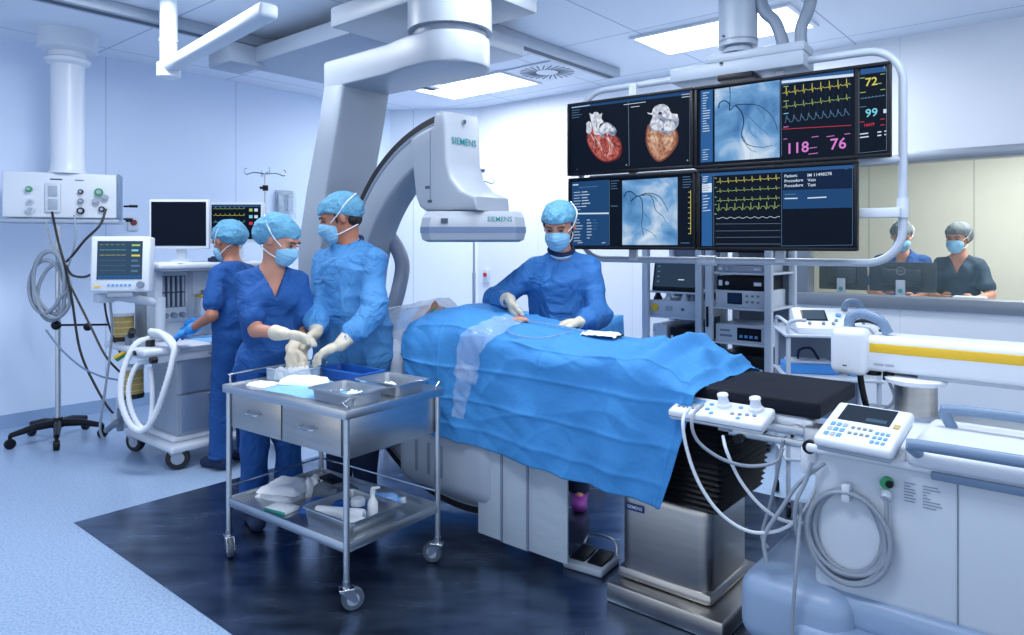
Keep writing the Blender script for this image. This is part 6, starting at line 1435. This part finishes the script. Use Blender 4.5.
def person(label, base, face, H=1.68, lean=0, head=None, headpitch=0, roll=0, wr=None, wl=None, hr=None, hl=None, poler=(.6, -.3, -1), polel=(-.6, -.3, -1),
           skin=SKIN, kind='scrub', cloth=SCRUB, clothleg=None, capk='bouffant', capm=CAPM, glove=None, gl_long=False, female=False, legs=None, shoe=NAVY, res=.0085, lower=True, girth=1.0, mask=True, seed=1, collar=None, vneck=True, hair=None, ponytail=False):
    fx, fy = V((face[0], face[1])).normalized(); ang = math.degrees(math.atan2(fy, fx)) - 90
    t = thing('person', label, 'person', (base[0], base[1], base[2] if len(base) > 2 else 0), ang)
    TI = frm(t.location, ang).inverted(); k = H / 1.70
    def up(x, y, z):                       # point of the upper body after leaning about the hips
        dz = z - .95; return V((x, y + math.sin(lean) * dz, .95 + math.cos(lean) * dz)) * k
    def lo(x, y, z): return V((x, y, z)) * k
    sw = .152 if female else .182
    SR, SL = up(sw, 0, 1.335), up(-sw, 0, 1.335)
    neck = up(0, -.005, 1.43)
    # head frame
    hd = TI.to_3x3() @ V((head[0], head[1], 0)) if head else V((0, 1, 0)); hd = hd.normalized()
    hp = R(headpitch); hf = (hd * math.cos(hp) - V((0, 0, 1)) * math.sin(hp)).normalized()
    hr_ = hf.cross(V((0, 0, 1))).normalized(); hr_ = Matrix.Rotation(R(roll), 3, hf) @ hr_; hu = hr_.cross(hf).normalized()
    hc = neck + V((0, 0, .142 * k)) + hd * (.025 + .06 * math.sin(hp)) * k
    HM = basis(hc, hr_, hf, hu); H3 = HM.to_3x3()
    kb = k; hk_ = 1.07
    def h(x, y, z): return HM @ (V((x, y, z)) * kb * hk_)
    P = []
    # head: skull, cheeks, jaw, nose, lips, ears, brow
    P += [elp(h(0, -.012, .022), V((.074, .093, .085)) * k * hk_, H3), elp(h(0, .02, -.03), V((.058, .066, .075)) * k * hk_, H3, .03), elp(h(0, .05, -.082), V((.032, .030, .028)) * k * hk_, H3, .035),
          cap(h(0, .088, .010), h(0, .106, -.028), .008 * k, .0135 * k, None, 1, .014), elp(h(0, .086, -.056), V((.022, .010, .008)) * k * hk_, H3, .012),
          cap(h(-.04, .075, .028), h(.04, .075, .028), .012 * k, None, None, 1, .02), elp(h(.04, .062, -.022), V((.02, .02, .02)) * k * hk_, H3, .02), elp(h(-.04, .062, -.022), V((.02, .02, .02)) * k * hk_, H3, .02)]
    for s in (1, -1): P.append(elp(h(.075 * s, -.008, -.01), V((.010, .018, .030)) * k * hk_, H3, .006))
    P.append(cap(neck - V((0, 0, .03)) * k, h(0, -.025, -.06), .056 * k * (.9 if female else 1), .052 * k * (.88 if female else 1), None, 1, .03))
    P += [cap(up(0, -.01, 1.40), up(sw * .85, -.01, 1.335), .046 * k, .040 * k, None, 1, .04), cap(up(0, -.01, 1.40), up(-sw * .85, -.01, 1.335), .046 * k, .040 * k, None, 1, .04), cap(up(0, -.01, 1.25), up(0, .0, 1.06), .138 * k, .112 * k, up(0, 1, 0) - up(0, 0, 0), .66, .05), cap(up(-.04, 0, 1.0), up(.04, 0, .96), .105 * k, .11 * k, V((0, 1, 0)), .72, .05)]
    lg = legs or ((.095, 0), (-.095, 0))
    if lower:
        for (x, y) in lg:
            s = 1 if x > 0 else -1; hip = lo(.09 * s, 0, .93); an = lo(x, y, .08); kn = (hip + an) / 2 + V((0, .03, .02)) * k
            P += [cap(hip, kn, .070 * k, .055 * k, None, 1, .03), cap(kn, an, .056 * k, .036 * k, None, 1, .02), cap(an, an + V((0, .12, -.04)) * k, .034 * k, .018 * k, None, 1, .02)]
    arms = []
    for S, w, hh, pole, s in ((SR, wr, hr, poler, 1), (SL, wl, hl, polel, -1)):
        if w is None: W = S + V((.06 * s, .05, -.50)) * k
        else: W = TI @ V(w)
        E, W = ik(S, W, .29 * k, .255 * k, pole)
        if hh: d, n, th = [TI.to_3x3() @ V(q) for q in hh[:3]]; cu = hh[3] if len(hh) > 3 else .5
        else: d = (W - E).normalized(); n = V((-s, 0, 0)) if abs(d.x) < .8 else V((0, 0, -1)); th = V((0, 1, 0)); cu = .4
        arms.append((S, E, W, d, n, th, cu, s))
        P += [cap(S, E, .041 * k, .038 * k, None, 1, .035), cap(E, W, .038 * k, (.023 if glove else .026) * k, None, 1, .015)]
        P += hand_prims(W, d, n, th, cu, k, off=(-.002 if glove else 0))
    body = soft_obj('body', P, res, skin, t, .02)
    # eyes and brows
    for s in (1, -1):
        mb = MB().use(EYEM); mb.ell(h(.030 * s, .0865, .004), V((.0125, .006, .0035)) * k, H3, 14); mb.build('eye', None, t)
        mb = MB().use(HAIR); mb.tube([h(.014 * s, .096, .022), h(.032 * s, .094, .028), h(.048 * s, .080, .022)], [.0028, .0036, .002], 8, 4); mb.build('eyebrow', None, t)
    # cap
    if capk == 'bouffant':
        C = [elp(h(0, -.030, .044), V((.094, .118, .086)) * k * hk_, H3, .02), elp(h(0, -.085, .000), V((.088, .078, .078)) * k * hk_, H3, .03)]
    else: C = [elp(h(0, -.016, .040), V((.091, .116, .086)) * k * hk_, H3, .02), elp(h(0, -.06, .012), V((.083, .070, .064)) * k * hk_, H3, .03)]
    I = HM.inverted()
    def capcut(X, Y, Z):
        y = I[1][0] * X + I[1][1] * Y + I[1][2] * Z + I[1][3]; z = I[2][0] * X + I[2][1] * Y + I[2][2] * Z + I[2][3]
        a_, b_ = (.012, .5) if capk != 'bouffant' else (-.004, .8); return np.minimum(.041 * k * hk_, a_ * k + b_ * y) - z
    soft_obj('surgical_cap', C, .0055, capm, t, .02, folds(seed + 40, .0055, 40), [capcut])
    if hair:
        soft_obj('hair', [elp(h(0, -.055, -.03), V((.070, .05, .045)) * k * hk_, H3)] + ([cap(h(.02, -.08, -.03), h(.05, -.085, -.11), .03 * k, .02 * k), cap(h(.05, -.085, -.11), h(.055, -.07, -.18), .022 * k, .01 * k)] if ponytail else []) + [cap(h(.072 * s, .02, .015), h(.074 * s, .022, -.025), .008 * k, .005 * k) for s in (1, -1)], .006, hair, t, .02)
    # mask
    if mask:
        Mk = [elp(h(0, .062, -.045), V((.066, .054, .056)) * k * hk_, H3), cap(h(0, .098, -.006), h(0, .112, -.038), .010 * k, .014 * k, None, 1, .03), elp(h(0, .06, -.085), V((.046, .044, .034)) * k * hk_, H3, .03)]
        def mcut(X, Y, Z):
            x = I[0][0] * X + I[0][1] * Y + I[0][2] * Z + I[0][3]; y = I[1][0] * X + I[1][1] * Y + I[1][2] * Z + I[1][3]; z = I[2][0] * X + I[2][1] * Y + I[2][2] * Z + I[2][3]
            return np.maximum(.034 * k - y + .25 * np.abs(z + .05 * k), z + .002 * k + .3 * np.abs(x) * .5 - .0 )
        def pleat(X, Y, Z):
            z = I[2][0] * X + I[2][1] * Y + I[2][2] * Z + I[2][3]; return .0022 * np.abs(np.sin(z * 150)) - .001
        soft_obj('face_mask', Mk, .0045, MASKM, t, .02, pleat, [mcut])
        mb = MB().use(STRAP)
        for s in (1, -1):
            mb.tube([h(.058 * s, .055, -.014), h(.082 * s, .01, .012), h(.088 * s, -.05, .055), h(.045 * s, -.115, .085)] if capk != 'loop' else [h(.058 * s, .055, -.014), h(.08 * s, .01, .015), h(.082 * s, -.02, .0)], .0035 * k, 6, 5)
            mb.tube([h(.052 * s, .05, -.08), h(.060 * s, .0, -.075), h(.050 * s, -.06, -.065), h(.0, -.085, -.06)], .0035 * k, 6, 5)
        mb.build('mask_straps', None, t, 180)
    # clothing
    fwd = up(0, 1, 0) - up(0, 0, 0)
    nI = TI.to_3x3()
    def neckcut(r, c0=None):
        c = neck + V((0, .012, .0)) * k; a = up(0, 0, 1.0) - up(0, 0, 0)
        def f(X, Y, Z):
            d = np.sqrt((X - c.x) ** 2 + ((Y - c.y) * .95) ** 2); return np.where(Z > c.z - .055, r - d, -.05)
        return f
    cuts = [neckcut((.060 if kind == 'scrub' else .057) * k)]
    if kind == 'scrub':
        if vneck:
            v0 = up(0, .12, 1.25)
            def vc(X, Y, Z): return np.where(Y > neck.y - .005, np.minimum((Z - v0.z) * .42, .068 * k) - np.abs(X) , -.05) * 1.0
            cuts.append(lambda X, Y, Z: np.minimum(vc(X, Y, Z), .05))
        g = girth
        T = [cap(up(0, -.01, 1.40), up(sw * .85, -.01, 1.33), .056 * k, .054 * k, None, 1, .03), cap(up(0, -.01, 1.40), up(-sw * .85, -.01, 1.33), .056 * k, .054 * k, None, 1, .03), cap(up(0, .0, 1.25), up(0, 0, 1.05), .168 * k * g, .156 * k * g, fwd, .66, .05), cap(up(-.035, 0, 1.0), up(.035, 0, .86), .150 * k * g, .165 * k * g, V((0, 1, 0)), .72, .05)]
        if female: T += [elp(up(.07, .085, 1.25), (.062 * k, .055 * k, .062 * k), None, .06), elp(up(-.07, .085, 1.25), (.062 * k, .055 * k, .062 * k), None, .06)]
        for S, E, W, d, n, th, cu, s in arms: T.append(cap(S - V((.01 * s, 0, 0)), S.lerp(E, .70), .066 * k, .070 * k, None, 1, .035))
        base_z = up(0, 0, .84).z
        cuts.append(lambda X, Y, Z: base_z - Z + 0 * X + 0 * Y)
        for S, E, W, d, n, th, cu, s in arms:      # open cuff: cut sleeve end flat
            q = S.lerp(E, .80); dn = (E - S).normalized()
            def sc_cut(X, Y, Z, q=q, dn=dn, s=s, S=S):
                a = (X - q.x) * dn.x + (Y - q.y) * dn.y + (Z - q.z) * dn.z; r = np.sqrt((X - q.x - a * dn.x) ** 2 + (Y - q.y - a * dn.y) ** 2 + (Z - q.z - a * dn.z) ** 2)
                return np.where((r < .085) & (a < .1), a, -.05)
        soft_obj('scrub_top', T, res, cloth, t, .03, folds(seed, .0125, 14), cuts)
        if lower:
            L = [cap(lo(-.05, 0, .92), lo(.05, 0, .92), .135 * k, None, V((0, 1, 0)), .78, .04)]
            for (x, y) in lg:
                s = 1 if x > 0 else -1; hip = lo(.085 * s, 0, .90); an = lo(x, y, .09); kn = (hip + an) / 2 + V((0, .02, .02)) * k
                L += [cap(hip, kn, .105 * k, .082 * k, None, 1, .02), cap(kn, an, .082 * k, .075 * k, None, 1, .02)]
            zb = .075 * k
            soft_obj('trousers', L, res, clothleg or cloth, t, .02, folds(seed + 9, .009, 11), [lambda X, Y, Z: zb - Z + 0 * X + 0 * Y])
    else:
        g = girth
        T = [cap(up(0, -.01, 1.40), up(sw * .85, -.01, 1.32), .060 * k, .060 * k, None, 1, .03), cap(up(0, -.01, 1.40), up(-sw * .85, -.01, 1.32), .060 * k, .060 * k, None, 1, .03), cap(up(0, .0, 1.24), up(0, 0, 1.05), .182 * k * g, .180 * k * g, fwd, .70, .06),
             cap(up(-.03, 0, 1.02), lo(-.04, 0, .85), .18 * k * g, .20 * k * g, V((0, 1, 0)), .74, .06), cap(lo(-.05, 0, .85), lo(-.05, 0, .36), .185 * k * g, .20 * k * g, V((0, 1, 0)), .74, .05), cap(lo(.05, 0, .85), lo(.05, 0, .36), .185 * k * g, .20 * k * g, V((0, 1, 0)), .74, .05)]
        for S, E, W, d, n, th, cu, s in arms:
            T += [cap(S, E, .072 * k, .072 * k, None, 1, .035), cap(E, E.lerp(W, .62), .072 * k, .062 * k, None, 1, .025), cap(E.lerp(W, .62), E.lerp(W, .92), .056 * k, .040 * k, None, 1, .02)]
        zb = .36 * k
        cuts.append(lambda X, Y, Z: zb - Z + 0 * X + 0 * Y)
        soft_obj('gown', T, res, cloth, t, .03, folds(seed, .019, 12), cuts)
        mb = MB().use(LBLUE); c = neck + V((0, .012, -.035)) * k
        mb.tube([c + V((.061 * math.cos(a) * k, .063 * math.sin(a) * k, (.024 - .030 * math.sin(a)) * k)) for a in [2 * math.pi * i / 24 for i in range(24)]], .006 * k, 8, closed=True); mb.build('neck_binding', None, t)
        if lower:
            L = []
            for (x, y) in lg:
                s = 1 if x > 0 else -1; L.append(cap(lo(.09 * s, 0, .6), lo(x, y, .09), .08 * k, .065 * k))
            zq = .075 * k; soft_obj('trousers', L, .010, clothleg or NAVY, t, .01, wrinkle(seed + 9, .005, 18), [lambda X, Y, Z: zq - Z + 0 * X + 0 * Y])
    if collar:
        mb = MB().use(collar); c = neck + V((0, -.004, .0)) * k
        mb.tube([c + V((.066 * math.cos(a) * k, .068 * math.sin(a) * k, (.006 - .03 * math.sin(a)) * k)) for a in [2 * math.pi * i / 24 for i in range(24)]], .014 * k, 8, closed=True); mb.build('undershirt_collar', None, t)
    if lower:
        for (x, y) in lg:
            zf = .006
            soft_obj('shoe', [cap(lo(x, y - .04, .045), lo(x, y + .13, .036), .048 * k, .042 * k, V((0, 0, 1)), .8), cap(lo(x, y - .03, .05), lo(x, y, .09), .046 * k, .045 * k)], .007, shoe, t, .02, None, [lambda X, Y, Z: zf - Z + 0 * X + 0 * Y])
    if glove:
        for S, E, W, d, n, th, cu, s in arms:
            L0 = .30 if gl_long else .14
            G = hand_prims(W, d, n, th, cu, k, off=.0038) + [cap(W, W.lerp(E, L0), .031 * k, .041 * k if gl_long else .037 * k, None, 1, .012)]
            soft_obj('glove', G, .0038, glove, t, .008, wrinkle(seed + 70, .0012, 90))
    return t, HM, TI
# nurse at the anaesthesia machine, seen from behind
person('person in royal blue scrubs seen from behind, reaching a blue glove to the workstation', (-1.81, 4.62, 0), (-.80, .35), H=1.61, lean=.12, head=(-.80, .42), headpitch=26,
       wl=px(189, 330, 4.50), hl=((-.85, .1, -.45), (.2, .1, -1), (-.3, .8, 0), .35), wr=px(190, 333, 4.9), polel=(-.4, -.9, -.6), glove=GLOVEB, seed=3, skin=SKIN2, female=True, girth=1.02, shoe=NAVY, legs=((.10, .0), (-.10, .06)))
# nurse in scrubs at the trolley
person('person in royal blue V-neck scrubs, cream gloves over the trolley, left of gowned man', (-1.28, 3.72, 0), (.42, -.72), H=1.61, lean=.06, head=(.97, -.22), headpitch=27,
       wr=px(285, 334, 3.38), hr=((.95, .1, -.12), (0, -.2, -1), (.1, .9, -.2), .45), wl=px(292, 350, 3.50), hl=((.6, -.5, -.5), (.2, -.2, -1), (.5, -.6, 0), .6), poler=(.5, -.9, -1.2), polel=(-.4, -.3, -1),
       glove=GLOVE, gl_long=True, seed=11, female=True, cloth=SCRUB, girth=1.0, shoe=NAVY)
# tall man in gown
person('tall masked man in light blue gown looking down at the trolley, hands in cream gloves', (-.89, 3.90, 0), (-.50, -.87), H=1.745, lean=.07, head=(-.97, -.25), headpitch=20,
       wl=px(340, 345, 3.46), hl=((-.85, -.15, -.35), (.1, .0, -1), (-.1, .9, -.1), .6), wr=px(316, 333, 3.60), hr=((-.55, -.35, -.7), (.5, -.2, -.3), (.6, -.6, 0), .5), polel=(-.75, -.55, -1.0), poler=(.6, -.5, -1),
       kind='gown', cloth=GOWN, glove=GLOVE, gl_long=True, seed=23, skin=SKIN2, girth=1.16, capk='surgeon', shoe=NAVY, hair=HAIR, collar=NAVY)
# surgeon behind the table
person('masked person in deep blue gown standing behind the table, gloved fingers at the small opening', (.28, 3.96, 0), (-.10, -1), H=1.70, lean=.11, head=(-.30, -.95), headpitch=24,
       wr=px(510, 300, 3.62), hr=((.30, -.25, -.85), (.75, -.1, -.5), (.3, -.8, 0), .35), wl=px(580, 322, 3.54), hl=((-.92, -.22, -.10), (0, -.1, -1), (-.1, -.9, -.1), .45), poler=(1.0, .2, -.85), polel=(-.5, .1, -1.2),
       kind='gown', cloth=GOWN2, glove=GLOVE, gl_long=True, seed=37, skin=SKIN, female=True, girth=1.0, capk='surgeon', shoe=PURP, legs=((.12, 0), (-.10, 0)), hair=HAIR, ponytail=True, collar=NAVY)
# two people in the control room
c = FR @ V((TWD(902, .95), .95, 0))
person('person in blue scrubs and grey cap behind the window glass, above the wide monitor', (c.x, c.y, 0), (-.5, -.8), H=1.66, lean=.08, head=(-.45, -.85), headpitch=24,
       wr=FR @ V((TWD(885, .62), .62, 1.0)), wl=FR @ V((TWD(915, .62), .62, 1.0)), glove=None, seed=51, skin=SKIN, cloth=SCRUB, capm=CAPG, capk='surgeon', res=.011, girth=1.15, shoe=BLK)
c = FR @ V((TWD(960, .9), .9, 0))
person('person in dark teal scrubs and grey hair net behind the window glass', (c.x, c.y, 0), (-.7, -.7), H=1.64, lean=.06, head=(-.80, -.6), headpitch=12,
       wr=FR @ V((TWD(942, .6), .6, 1.01)), wl=FR @ V((TWD(974, .55), .55, 1.01)), glove=None, seed=59, skin=SKIN, cloth=TEALS, capm=CAPG, capk='bouffant', res=.011, female=True, hair=HAIR, shoe=BLK)
